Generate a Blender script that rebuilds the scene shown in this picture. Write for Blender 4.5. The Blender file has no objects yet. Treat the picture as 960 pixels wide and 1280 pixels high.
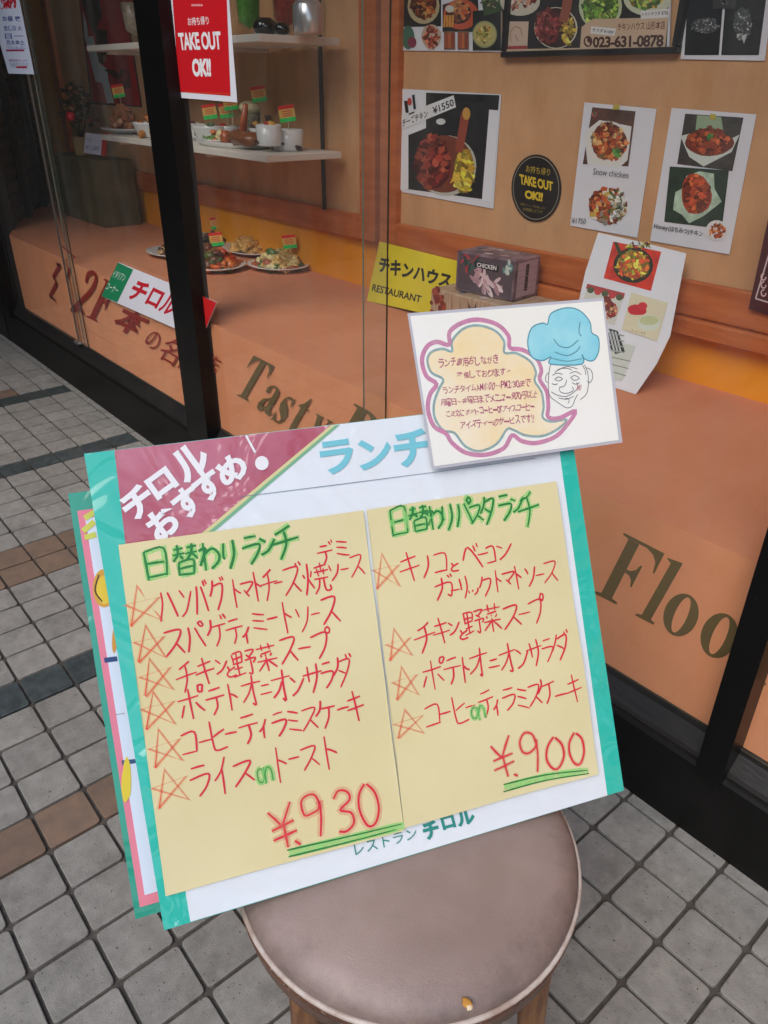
import bpy, math, random
from mathutils import Vector, Matrix, noise
R_ = math.radians
random.seed(7)
scn = bpy.context.scene
COL = scn.collection
# ---------------------------------------------------------------- camera
F_PX, YAW, PITCH, ROLL = 943.44, R_(49.48), R_(29.48), R_(-.655)
CAM = Vector((0, 0, 1.25))
fw = Vector((-math.sin(YAW)*math.cos(PITCH), math.cos(YAW)*math.cos(PITCH), -math.sin(PITCH)))
rt = Vector((math.cos(YAW), math.sin(YAW), 0)); dn = fw.cross(rt)
rt2 = rt*math.cos(ROLL)+dn*math.sin(ROLL); dn2 = dn*math.cos(ROLL)-rt*math.sin(ROLL)
cd = bpy.data.cameras.new('camera'); cam = bpy.data.objects.new('camera', cd); COL.objects.link(cam)
cam.matrix_world = Matrix(((rt2.x, -dn2.x, -fw.x, CAM.x), (rt2.y, -dn2.y, -fw.y, CAM.y), (rt2.z, -dn2.z, -fw.z, CAM.z), (0, 0, 0, 1)))
cd.sensor_fit = 'VERTICAL'; cd.sensor_height = 36; cd.lens = F_PX/1280*36; cd.clip_start = .02; cd.clip_end = 600
scn.camera = cam
# ---------------------------------------------------------------- world, sun, exposure
SUN_EL, SUN_AZ = R_(48), R_(160)       # azimuth clockwise from +Y
w = bpy.data.worlds.new('World'); scn.world = w; w.use_nodes = True
nt = w.node_tree; bg = nt.nodes['Background']
sky = nt.nodes.new('ShaderNodeTexSky'); sky.sky_type = 'NISHITA'; sky.sun_disc = False
sky.sun_elevation = SUN_EL; sky.sun_rotation = SUN_AZ; sky.air_density = 1.0; sky.dust_density = 2.0; sky.ozone_density = 1.2
nt.links.new(sky.outputs[0], bg.inputs[0]); bg.inputs[1].default_value = .15
sl = bpy.data.lights.new('sun', 'SUN'); sl.energy = .9; sl.angle = R_(45); sl.color = (1, .985, .96)
so = bpy.data.objects.new('sun', sl); COL.objects.link(so)
sd = Vector((math.sin(SUN_AZ)*math.cos(SUN_EL), math.cos(SUN_AZ)*math.cos(SUN_EL), math.sin(SUN_EL)))
so.rotation_euler = sd.to_track_quat('Z', 'Y').to_euler(); so.location = sd*20
scn.view_settings.view_transform = 'Standard'; scn.view_settings.look = 'None'
scn.view_settings.exposure = .66; scn.view_settings.gamma = 1
scn.cycles.max_bounces = 10; scn.cycles.transparent_max_bounces = 16
scn.cycles.use_denoising = True

# ---------------------------------------------------------------- helpers
def ray(u, v):
    d = rt2*(u-480)+dn2*(v-640)+fw*F_PX
    return d
def on(u, v, ax, val):
    d = ray(u, v); return CAM+d*((val-CAM[ax])/d[ax])
def proj(p):
    q = Vector(p)-CAM; z = q.dot(fw)
    return 480+F_PX*q.dot(rt2)/z, 640+F_PX*q.dot(dn2)/z, z
def lin(c):
    return tuple((x/255/12.92 if x/255 <= .04045 else ((x/255+.055)/1.055)**2.4) for x in c)
MATS = {}
SCXY = (-.4523, .4328, 0)
def mat(name, rgb, rough=.6, var=.0, scale=20, bump=0., bscale=200, coat=0., metal=0., spec=.5, rgb2=None, rnd=0., stretch=None, coat_rough=.05, cbump=0., speck=0., sp_rgb=(70, 66, 60), worn=0.):
    """procedural principled: base colour varied by noise (and per object), fine bump, optional coat"""
    if name in MATS: return MATS[name]
    m = bpy.data.materials.new(name); m.use_nodes = True; t = m.node_tree; N = t.nodes; L = t.links
    b = N['Principled BSDF']; c = (*lin(rgb), 1)
    b.inputs['Base Color'].default_value = c; b.inputs['Roughness'].default_value = rough
    b.inputs['Metallic'].default_value = metal; b.inputs['Specular IOR Level'].default_value = spec
    b.inputs['Coat Weight'].default_value = coat; b.inputs['Coat Roughness'].default_value = coat_rough
    tc = N.new('ShaderNodeTexCoord'); src = tc.outputs['Object']
    if stretch:
        mp = N.new('ShaderNodeMapping'); mp.inputs['Scale'].default_value = stretch; L.new(src, mp.inputs[0]); src = mp.outputs[0]
    if rnd:
        oi0 = N.new('ShaderNodeObjectInfo'); va = N.new('ShaderNodeVectorMath'); va.operation = 'MULTIPLY_ADD'
        L.new(oi0.outputs['Location'], va.inputs[0]); va.inputs[1].default_value = (3.7, 5.3, 1); L.new(src, va.inputs[2]); src = va.outputs[0]
    if var or rgb2:
        n = N.new('ShaderNodeTexNoise'); n.inputs['Scale'].default_value = scale; n.inputs['Detail'].default_value = 6; n.inputs['Roughness'].default_value = .65
        L.new(src, n.inputs['Vector'])
        cr = N.new('ShaderNodeValToRGB'); cr.color_ramp.elements[0].position = .35; cr.color_ramp.elements[1].position = .65
        c2 = (*lin(rgb2), 1) if rgb2 else tuple(min(1, x*(1+var)) for x in c[:3])+(1,)
        c1 = c if rgb2 else tuple(x*(1-var) for x in c[:3])+(1,)
        cr.color_ramp.elements[0].color = c1; cr.color_ramp.elements[1].color = c2
        L.new(n.outputs[0], cr.inputs[0]); out = cr.outputs[0]
        if rnd:
            oi = N.new('ShaderNodeObjectInfo'); hs = N.new('ShaderNodeHueSaturation'); mr = N.new('ShaderNodeMapRange')
            mr.inputs[3].default_value = 1-rnd; mr.inputs[4].default_value = 1+rnd
            L.new(oi.outputs['Random'], mr.inputs[0]); L.new(mr.outputs[0], hs.inputs['Value']); L.new(out, hs.inputs['Color']); out = hs.outputs[0]
        if rnd:
            oi5 = N.new('ShaderNodeObjectInfo'); ad = N.new('ShaderNodeVectorMath'); ad.operation = 'ADD'; L.new(oi5.outputs['Location'], ad.inputs[0]); L.new(tc.outputs['Object'], ad.inputs[1])
            n5 = N.new('ShaderNodeTexNoise'); n5.inputs['Scale'].default_value = 7; n5.inputs['Detail'].default_value = 7; n5.inputs['Roughness'].default_value = .7; L.new(ad.outputs[0], n5.inputs['Vector'])
            r5 = N.new('ShaderNodeMapRange'); r5.inputs[1].default_value = .52; r5.inputs[2].default_value = .72; r5.inputs[3].default_value = 0; r5.inputs[4].default_value = .45; L.new(n5.outputs[0], r5.inputs[0])
            m5 = N.new('ShaderNodeMix'); m5.data_type = 'RGBA'; L.new(r5.outputs[0], m5.inputs[0]); L.new(out, m5.inputs[6]); m5.inputs[7].default_value = (*lin((70, 66, 60)), 1); out = m5.outputs[2]
        if speck:
            ns = N.new('ShaderNodeTexNoise'); ns.inputs['Scale'].default_value = 170; ns.inputs['Detail'].default_value = 4; L.new(src, ns.inputs['Vector'])
            rs = N.new('ShaderNodeValToRGB'); rs.color_ramp.elements[0].position = speck; rs.color_ramp.elements[1].position = speck+.05; L.new(ns.outputs[0], rs.inputs[0])
            mc = N.new('ShaderNodeMix'); mc.data_type = 'RGBA'; L.new(rs.outputs[0], mc.inputs[0]); L.new(out, mc.inputs[6]); mc.inputs[7].default_value = (*lin(sp_rgb), 1); out = mc.outputs[2]
        if worn:   # dirt and scuffs towards the rim of a round seat (object space, seat centre set in SCXY)
            sv = N.new('ShaderNodeVectorMath'); sv.operation = 'SUBTRACT'; sv.inputs[1].default_value = SCXY; L.new(tc.outputs['Object'], sv.inputs[0])
            ln = N.new('ShaderNodeVectorMath'); ln.operation = 'LENGTH'; ml0 = N.new('ShaderNodeVectorMath'); ml0.operation = 'MULTIPLY'; ml0.inputs[1].default_value = (1, 1, 0); L.new(sv.outputs[0], ml0.inputs[0]); L.new(ml0.outputs[0], ln.inputs[0])
            m1 = N.new('ShaderNodeMapRange'); m1.inputs[1].default_value = .150; m1.inputs[2].default_value = .212; L.new(ln.outputs['Value'], m1.inputs[0])
            n4 = N.new('ShaderNodeTexNoise'); n4.inputs['Scale'].default_value = 16; n4.inputs['Detail'].default_value = 8; n4.inputs['Roughness'].default_value = .75; L.new(tc.outputs['Object'], n4.inputs['Vector'])
            m2 = N.new('ShaderNodeMath'); m2.operation = 'MULTIPLY_ADD'; L.new(n4.outputs[0], m2.inputs[0]); m2.inputs[1].default_value = 1.5; m2.inputs[2].default_value = -1.12
            m3 = N.new('ShaderNodeMath'); m3.operation = 'MULTIPLY_ADD'; L.new(m1.outputs[0], m3.inputs[0]); m3.inputs[1].default_value = .75; L.new(m2.outputs[0], m3.inputs[2]); m3.use_clamp = True
            m4 = N.new('ShaderNodeMath'); m4.operation = 'MULTIPLY'; L.new(m3.outputs[0], m4.inputs[0]); m4.inputs[1].default_value = worn*2; m4.use_clamp = True
            mc = N.new('ShaderNodeMix'); mc.data_type = 'RGBA'; L.new(m4.outputs[0], mc.inputs[0]); L.new(out, mc.inputs[6]); mc.inputs[7].default_value = (*lin((74, 62, 56)), 1); out = mc.outputs[2]
        L.new(out, b.inputs['Base Color'])
    if bump:
        n2 = N.new('ShaderNodeTexNoise'); n2.inputs['Scale'].default_value = bscale; n2.inputs['Detail'].default_value = 3; L.new(src, n2.inputs['Vector'])
        bp = N.new('ShaderNodeBump'); bp.inputs['Strength'].default_value = bump; bp.inputs['Distance'].default_value = .002
        L.new(n2.outputs[0], bp.inputs['Height']); L.new(bp.outputs[0], b.inputs['Normal'])
    if cbump:
        n3 = N.new('ShaderNodeTexNoise'); n3.inputs['Scale'].default_value = 9; n3.inputs['Detail'].default_value = 3; n3.inputs['Distortion'].default_value = 1.2; L.new(tc.outputs['Object'], n3.inputs['Vector'])
        bp = N.new('ShaderNodeBump'); bp.inputs['Strength'].default_value = cbump; bp.inputs['Distance'].default_value = .025
        L.new(n3.outputs[0], bp.inputs['Height']); L.new(bp.outputs[0], b.inputs['Coat Normal'])
    MATS[name] = m; return m
def ink(rgb, rough=.6, **k): return mat('ink_%d_%d_%d' % tuple(rgb), rgb, rough, **k)
def fink(c, k):
    c = tuple(min(255, int(x*k)) for x in c); return mat('print_%d_%d_%d' % c, c, .5, var=.3, scale=160)
def fnk(c): return mat('field_%d_%d_%d' % tuple(c), c, .5, var=.3, scale=34)
def marker(name, rgb, alpha):
    if name in MATS: return MATS[name]
    m = bpy.data.materials.new(name); m.use_nodes = True; N = m.node_tree.nodes; L = m.node_tree.links
    b = N['Principled BSDF']; b.inputs['Base Color'].default_value = (*lin(rgb), 1); b.inputs['Roughness'].default_value = .7
    tr = N.new('ShaderNodeBsdfTransparent'); mx = N.new('ShaderNodeMixShader')
    n = N.new('ShaderNodeTexNoise'); n.inputs['Scale'].default_value = 90; tc = N.new('ShaderNodeTexCoord'); L.new(tc.outputs['Object'], n.inputs['Vector'])
    mr = N.new('ShaderNodeMapRange'); mr.inputs[1].default_value = .3; mr.inputs[2].default_value = .7
    mr.inputs[3].default_value = alpha*.7; mr.inputs[4].default_value = min(1, alpha*1.3); L.new(n.outputs[0], mr.inputs[0])
    L.new(mr.outputs[0], mx.inputs[0]); L.new(tr.outputs[0], mx.inputs[1]); L.new(b.outputs[0], mx.inputs[2]); L.new(mx.outputs[0], N['Material Output'].inputs[0])
    MATS[name] = m; return m
def clear(name, tint, ior=1.45, rough=.0, dirt=0., bump=0.):
    if name in MATS: return MATS[name]
    m = bpy.data.materials.new(name); m.use_nodes = True; N = m.node_tree.nodes; L = m.node_tree.links; N.remove(N['Principled BSDF'])
    tr = N.new('ShaderNodeBsdfTransparent'); tr.inputs[0].default_value = (*tint, 1)
    gl = N.new('ShaderNodeBsdfGlossy'); gl.inputs['Roughness'].default_value = rough
    fr = N.new('ShaderNodeFresnel'); fr.inputs[0].default_value = ior; mx = N.new('ShaderNodeMixShader')
    ge = N.new('ShaderNodeNewGeometry'); fo = N.new('ShaderNodeMath'); fo.operation = 'SUBTRACT'; fo.inputs[0].default_value = 1; L.new(ge.outputs['Backfacing'], fo.inputs[1])
    ml = N.new('ShaderNodeMath'); ml.operation = 'MULTIPLY'; L.new(fr.outputs[0], ml.inputs[0]); L.new(fo.outputs[0], ml.inputs[1])
    L.new(ml.outputs[0], mx.inputs[0]); L.new(tr.outputs[0], mx.inputs[1]); L.new(gl.outputs[0], mx.inputs[2]); out = mx.outputs[0]
    if dirt:
        df = N.new('ShaderNodeBsdfDiffuse'); df.inputs[0].default_value = (.55, .55, .52, 1); m2 = N.new('ShaderNodeMixShader')
        tc = N.new('ShaderNodeTexCoord'); mp = N.new('ShaderNodeMapping'); mp.inputs['Scale'].default_value = (7, 7, .8); n = N.new('ShaderNodeTexNoise'); n.inputs['Scale'].default_value = 2.2; n.inputs['Detail'].default_value = 5
        L.new(tc.outputs['Object'], mp.inputs[0]); L.new(mp.outputs[0], n.inputs['Vector'])
        mr = N.new('ShaderNodeMapRange'); mr.inputs[1].default_value = .4; mr.inputs[2].default_value = .75; mr.inputs[3].default_value = dirt*.3; mr.inputs[4].default_value = dirt
        L.new(n.outputs[0], mr.inputs[0]); L.new(mr.outputs[0], m2.inputs[0]); L.new(out, m2.inputs[1]); L.new(df.outputs[0], m2.inputs[2]); out = m2.outputs[0]
    L.new(out, N['Material Output'].inputs[0]); MATS[name] = m; return m

def mk(name, vs, fs, ms, parent=None, fm=None, smooth=False, local=False):
    me = bpy.data.meshes.new(name); me.from_pydata([tuple(v) for v in vs], [], fs)
    for m in (ms if isinstance(ms, (list, tuple)) else [ms]): me.materials.append(m)
    if fm: me.polygons.foreach_set('material_index', fm)
    if smooth: me.polygons.foreach_set('use_smooth', [True]*len(me.polygons))
    me.update(); o = bpy.data.objects.new(name, me); COL.objects.link(o)
    if parent:
        o.parent = parent
        if not local: o.matrix_parent_inverse = WM[parent.name].inverted()
    WM[o.name] = Matrix()
    return o
WM = {}
def empty(name, loc):
    o = bpy.data.objects.new(name, None); COL.objects.link(o); o.location = loc; WM[o.name] = Matrix.Translation(Vector(loc)); o.empty_display_size = .05
    return o
def tag(o, label=None, cat=None, group=None, kind=None):
    if label: o['label'] = label
    if cat: o['category'] = cat
    if group: o['group'] = group
    if kind: o['kind'] = kind
    return o
class Geo:
    """collects solids into one mesh"""
    def __init__(s): s.v = []; s.f = []; s.m = []
    def add(s, vs, fs, m=0):
        k = len(s.v); s.v += [Vector(v) for v in vs]; s.f += [tuple(i+k for i in f) for f in fs]; s.m += [m]*len(fs) if isinstance(m, int) else m
        return s
    def box(s, a, b, m=0, M=None, bev=0.0):
        x0, y0, z0 = a; x1, y1, z1 = b
        if bev:
            vs = []; e = bev
            for z, i in ((z0, e), (z0+e, 0), (z1-e, 0), (z1, e)):
                for (px, py, sx, sy) in ((x0, y0, 1, 1), (x1, y0, -1, 1), (x1, y1, -1, -1), (x0, y1, 1, -1)):
                    if i: vs += [(px+sx*e*1.0, py+sy*e*1.0, z)]*1
                    else: vs += [(px, py, z)]
            fs = [(3, 2, 1, 0), (12, 13, 14, 15)]
            for r in range(3):
                for q in range(4): fs.append((r*4+q, r*4+(q+1) % 4, r*4+4+(q+1) % 4, r*4+4+q))
        else:
            vs = [(x0, y0, z0), (x1, y0, z0), (x1, y1, z0), (x0, y1, z0), (x0, y0, z1), (x1, y0, z1), (x1, y1, z1), (x0, y1, z1)]
            fs = [(3, 2, 1, 0), (4, 5, 6, 7), (0, 1, 5, 4), (1, 2, 6, 5), (2, 3, 7, 6), (3, 0, 4, 7)]
        if M: vs = [M @ Vector(v) for v in vs]
        return s.add(vs, fs, m)
    def lathe(s, prof, c=(0, 0, 0), n=32, m=0, sx=1, sy=1, rot=0, wob=0):
        vs = []; fs = []
        for j, (r, z) in enumerate(prof):
            for i in range(n):
                a = 2*math.pi*i/n; rr = r*(1+wob*math.sin(3*a+j)); x = rr*math.cos(a)*sx; y = rr*math.sin(a)*sy
                vs.append((c[0]+x*math.cos(rot)-y*math.sin(rot), c[1]+x*math.sin(rot)+y*math.cos(rot), c[2]+z))
        for j in range(len(prof)-1):
            for i in range(n):
                fs.append((j*n+i, j*n+(i+1) % n, (j+1)*n+(i+1) % n, (j+1)*n+i))
        if prof[0][0] > 1e-6: fs.append(tuple(range(n))[::-1])
        if prof[-1][0] > 1e-6: fs.append(tuple((len(prof)-1)*n+i for i in range(n)))
        return s.add(vs, fs, m)
    def tube(s, pts, rad, n=10, m=0, closed=False):
        pts = [Vector(p) for p in pts]; k = len(pts); vs = []; fs = []; up = None
        for i, p in enumerate(pts):
            a = pts[(i-1) % k] if (closed or i) else p; b = pts[(i+1) % k] if (closed or i < k-1) else p
            d = (b-a).normalized(); r = rad(i/(k-1)) if callable(rad) else rad
            if up is None: up = d.orthogonal().normalized()
            up = (up-d*up.dot(d)).normalized(); q = d.cross(up)
            vs += [p+(up*math.cos(t)+q*math.sin(t))*r for t in [2*math.pi*j/n for j in range(n)]]
        for i in range(k if closed else k-1):
            for j in range(n): fs.append((i*n+j, i*n+(j+1) % n, ((i+1) % k)*n+(j+1) % n, ((i+1) % k)*n+j))
        if not closed: fs += [tuple(range(n))[::-1], tuple((k-1)*n+j for j in range(n))]
        return s.add(vs, fs, m)
    def blob(s, c, r, m=0, seed=0, sq=(1, 1, 1), amp=.25, n=8, h=5):
        vs = []; fs = []; c = Vector(c)
        for j in range(h+1):
            ph = math.pi*j/h
            for i in range(n):
                a = 2*math.pi*i/n; d = Vector((math.sin(ph)*math.cos(a), math.sin(ph)*math.sin(a), math.cos(ph)))
                k = 1+amp*(noise.noise(d*1.6+Vector((seed*3.1, seed*1.7, seed*.9)))*2)
                vs.append(c+Vector((d.x*sq[0], d.y*sq[1], d.z*sq[2]))*r*k)
        for j in range(h):
            for i in range(n): fs.append((j*n+i, (j+1)*n+i, (j+1)*n+(i+1) % n, j*n+(i+1) % n))
        return s.add(vs, fs, m)
    def build(s, name, ms, parent=None, smooth=False, local=False):
        return mk(name, s.v, s.f, ms, parent, s.m if any(s.m) else None, smooth, local)

# ---------------------------------------------------------------- handwriting strokes (unit cell, y down)
DK = [[(.8, -.06), (.87, .1)], [(.95, -.1), (1.03, .06)]]
def circ(cx, cy, r, n=9, k=1.0): return [(cx+r*math.cos(2*math.pi*i/n*k-1.2), cy+r*math.sin(2*math.pi*i/n*k-1.2)) for i in range(n+1)]
HK = [circ(.92, .02, .11)]
K = {
 'ハ': [[(.32, .08), (.3, .45), (.12, .95)], [(.62, .1), (.8, .5), (.98, .9)]],
 'ン': [[(.08, .12), (.42, .34)], [(.12, .92), (.55, .72), (.95, .2)]],
 'ク': [[(.35, .02), (.28, .25), (.05, .5)], [(.3, .18), (.85, .16), (.72, .6), (.35, .98)]],
 'ト': [[(.3, .0), (.32, 1.0)], [(.34, .36), (.6, .45), (.9, .55)]],
 'マ': [[(.02, .15), (.95, .1), (.75, .4), (.45, .62)], [(.28, .5), (.62, .85)]],
 'チ': [[(.72, .0), (.5, .12), (.2, .22)], [(.0, .5), (1, .42)], [(.52, .14), (.54, .55), (.3, 1)]],
 'ー': [[(.0, .5), (1, .45)]],
 'ス': [[(.1, .1), (.85, .06), (.6, .5), (.08, .95)], [(.55, .5), (.95, .92)]],
 'デ': [[(.2, .12), (.7, .1)], [(.0, .4), (.95, .36)], [(.52, .4), (.5, .7), (.28, 1)]]+DK,
 'テ': [[(.2, .08), (.8, .04)], [(.0, .38), (1, .34)], [(.55, .38), (.55, .7), (.32, 1)]],
 'ミ': [[(.15, .05), (.85, .2)], [(.12, .4), (.8, .55)], [(.08, .75), (.95, .98)]],
 'ソ': [[(.1, .08), (.28, .4)], [(.92, .05), (.7, .6), (.25, 1)]],
 'ケ': [[(.3, .0), (.25, .3), (.02, .55)], [(.26, .28), (1, .24)], [(.68, .28), (.65, .65), (.4, 1)]],
 'ィ': [[(.85, .05), (.5, .4), (.08, .62)], [(.55, .4), (.56, 1)]],
 'イ': [[(.85, .0), (.5, .35), (.05, .6)], [(.58, .32), (.6, 1)]],
 'プ': [[(.05, .15), (.85, .1), (.75, .55), (.35, 1)]]+[circ(.98, .02, .12)],
 'キ': [[(.12, .3), (.88, .2)], [(.02, .6), (.98, .5)], [(.42, .0), (.62, 1)]],
 'と': [[(.25, .05), (.4, .4)], [(.95, .2), (.35, .5), (.15, .78), (.4, .97), (.95, .92)]],
 'オ': [[(.02, .32), (.98, .26)], [(.6, .0), (.62, .6), (.64, 1), (.5, .92)], [(.58, .34), (.35, .65), (.02, .88)]],
 'ポ': [[(.02, .34), (.85, .28)], [(.45, .05), (.47, 1)], [(.2, .5), (.02, .85)], [(.68, .5), (.95, .8)]]+[circ(.93, .08, .11)],
 'ニ': [[(.15, .15), (.8, .1)], [(.0, .9), (1, .82)]],
 'サ': [[(.0, .35), (1, .28)], [(.28, .08), (.32, .65)], [(.72, .0), (.74, .5), (.45, 1)]],
 'ラ': [[(.2, .06), (.8, .02)], [(.06, .38), (.92, .34), (.75, .7), (.35, 1)]],
 'タ': [[(.4, .0), (.28, .3), (.02, .58)], [(.34, .16), (.92, .12), (.75, .55), (.3, 1)], [(.32, .42), (.68, .62)]],
 'コ': [[(.05, .12), (.88, .08), (.9, .88)], [(.0, .92), (.95, .86)]],
 'ヒ': [[(.92, .3), (.2, .48)], [(.12, .0), (.12, .75), (.3, .95), (1, .92)]],
 'ノ': [[(.9, .0), (.75, .5), (.1, 1)]],
 'ヘ': [[(.0, .55), (.35, .12), (1, .88)]],
 'リ': [[(.15, .08), (.18, .62)], [(.8, .0), (.8, .55), (.4, 1)]],
 'り': [[(.15, .08), (.1, .5), (.2, .6)], [(.8, .02), (.85, .5), (.45, 1)]],
 'カ': [[(.02, .34), (.92, .28), (.85, .88), (.68, .8)], [(.45, .0), (.4, .5), (.05, .98)]],
 'ッ': [[(.0, .35), (.1, .65)], [(.38, .3), (.46, .6)], [(.95, .2), (.85, .7), (.5, 1)]],
 'わ': [[(.28, .0), (.3, 1)], [(.05, .28), (.42, .22), (.05, .8)], [(.3, .42), (.7, .25), (.98, .45), (.92, .75), (.6, .97)]],
 '日': [[(.08, .08), (.12, 1)], [(.1, .1), (.9, .02), (.92, .95)], [(.12, .5), (.88, .46)], [(.12, .94), (.9, .9)]],
 '替': [[(.05, .14), (.44, .12)], [(.0, .32), (.48, .29)], [(.25, 0), (.23, .3), (.04, .5)], [(.28, .33), (.44, .46)], [(.56, .12), (.96, .1)], [(.52, .3), (1, .27)], [(.77, 0), (.74, .28), (.55, .48)], [(.78, .31), (.99, .48)],
        [(.22, .56), (.24, 1)], [(.22, .56), (.8, .53), (.8, .98)], [(.24, .76), (.78, .74)], [(.24, .97), (.8, .95)]],
 '野': [[(.02, .1), (.04, .46)], [(.02, .08), (.42, .06), (.42, .44)], [(.04, .27), (.42, .25)], [(.04, .46), (.42, .44)], [(.22, .08), (.24, .9)], [(.04, .67), (.42, .64)], [(.0, .92), (.48, .86)], [(.55, .08), (.92, .06), (.7, .28)], [(.62, .2), (.82, .34)], [(.5, .43), (.98, .4), (.88, .58)], [(.74, .42), (.75, .95), (.6, .87)]],
 '菜': [[(.05, .15), (.95, .12)], [(.33, .0), (.34, .25)], [(.67, .0), (.66, .24)], [(.76, .27), (.24, .34)], [(.22, .4), (.28, .48)], [(.47, .37), (.5, .46)], [(.78, .36), (.66, .48)], [(.04, .6), (.97, .56)], [(.5, .48), (.51, 1)], [(.48, .6), (.08, .92)], [(.53, .6), (.95, .92)]],
 '焼': [[(.04, .3), (.1, .46)], [(.4, .25), (.3, .42)], [(.22, .0), (.21, .5), (.02, .95)], [(.22, .5), (.38, .8)], [(.5, .15), (.97, .12)], [(.72, .0), (.72, .3)], [(.45, .33), (1, .3)], [(.6, .22), (.6, .44)], [(.84, .2), (.84, .43)], [(.44, .54), (1, .5)], [(.62, .52), (.58, .76), (.4, 1)], [(.8, .52), (.8, .88), (.98, .9), (1.02, .76)]],
 '¥': [[(.02, .12), (.48, .5)], [(.92, .0), (.5, .48)], [(.08, .52), (.95, .44)], [(.05, .76), (1, .66)], [(.5, .48), (.58, 1)]],
 '9': [[(.9, .25), (.7, .05), (.35, .03), (.08, .2), (.15, .42), (.45, .48), (.82, .36), (.9, .2), (.9, .6), (.78, 1)]],
 '3': [[(.15, .15), (.45, .0), (.85, .08), (.85, .28), (.4, .46), (.85, .56), (.95, .78), (.6, .98), (.2, .92)]],
 '0': [[(.5, .0), (.15, .22), (.05, .6), (.3, .96), (.65, .98), (.93, .65), (.88, .25), (.55, .0)]],
 '、': [[(.0, .1), (.8, .9)]],
 'o': [circ(.5, .5, .45)],
 'r': [[(.1, .1), (.2, 1)], [(.15, .5), (.5, .1), (.9, .3), (1, .9)]],
 '☆': [[(.08, .98), (.42, .0), (.94, .99), (.0, .42), (1, .36), (.08, .98)]],
}
K['バ'] = K['ハ']+DK; K['パ'] = K['ハ']+HK; K['グ'] = K['ク']+DK; K['ズ'] = K['ス']+DK; K['ゲ'] = K['ケ']+DK
K['ダ'] = K['タ']+DK; K['ベ'] = K['ヘ']+[[(.6, .1), (.7, .28)], [(.8, .02), (.88, .2)]]; K['ガ'] = K['カ']+DK

def smoothline(pts, closed=False, sub=4):
    if len(pts) < 3: return list(pts)
    out = []; n = len(pts)
    rng = range(n if closed else n-1)
    for i in rng:
        p0 = pts[(i-1) % n] if (closed or i) else pts[0]; p1 = pts[i]; p2 = pts[(i+1) % n]; p3 = pts[(i+2) % n] if (closed or i+2 < n) else pts[-1]
        for s in range(sub):
            t = s/sub
            out.append(tuple(.5*((2*p1[k])+(-p0[k]+p2[k])*t+(2*p0[k]-5*p1[k]+4*p2[k]-p3[k])*t*t+(-p0[k]+3*p1[k]-3*p2[k]+p3[k])*t**3) for k in (0, 1)))
    if not closed: out.append(tuple(pts[-1]))
    return out

_fc = {}
def font_mesh(s, bold=0.0, sp=1.0):
    key = (s, bold, sp)
    if key in _fc: return _fc[key]
    c = bpy.data.curves.new('t', 'FONT'); c.body = s; c.offset = bold; c.resolution_u = 3; c.space_character = sp
    o = bpy.data.objects.new('t', c); COL.objects.link(o)
    me = o.to_mesh(); vs = [(v.co.x, v.co.y) for v in me.vertices]; fs = [tuple(p.vertices) for p in me.polygons]
    o.to_mesh_clear(); bpy.data.objects.remove(o); bpy.data.curves.remove(c)
    _fc[key] = (vs, fs); return vs, fs

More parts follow.
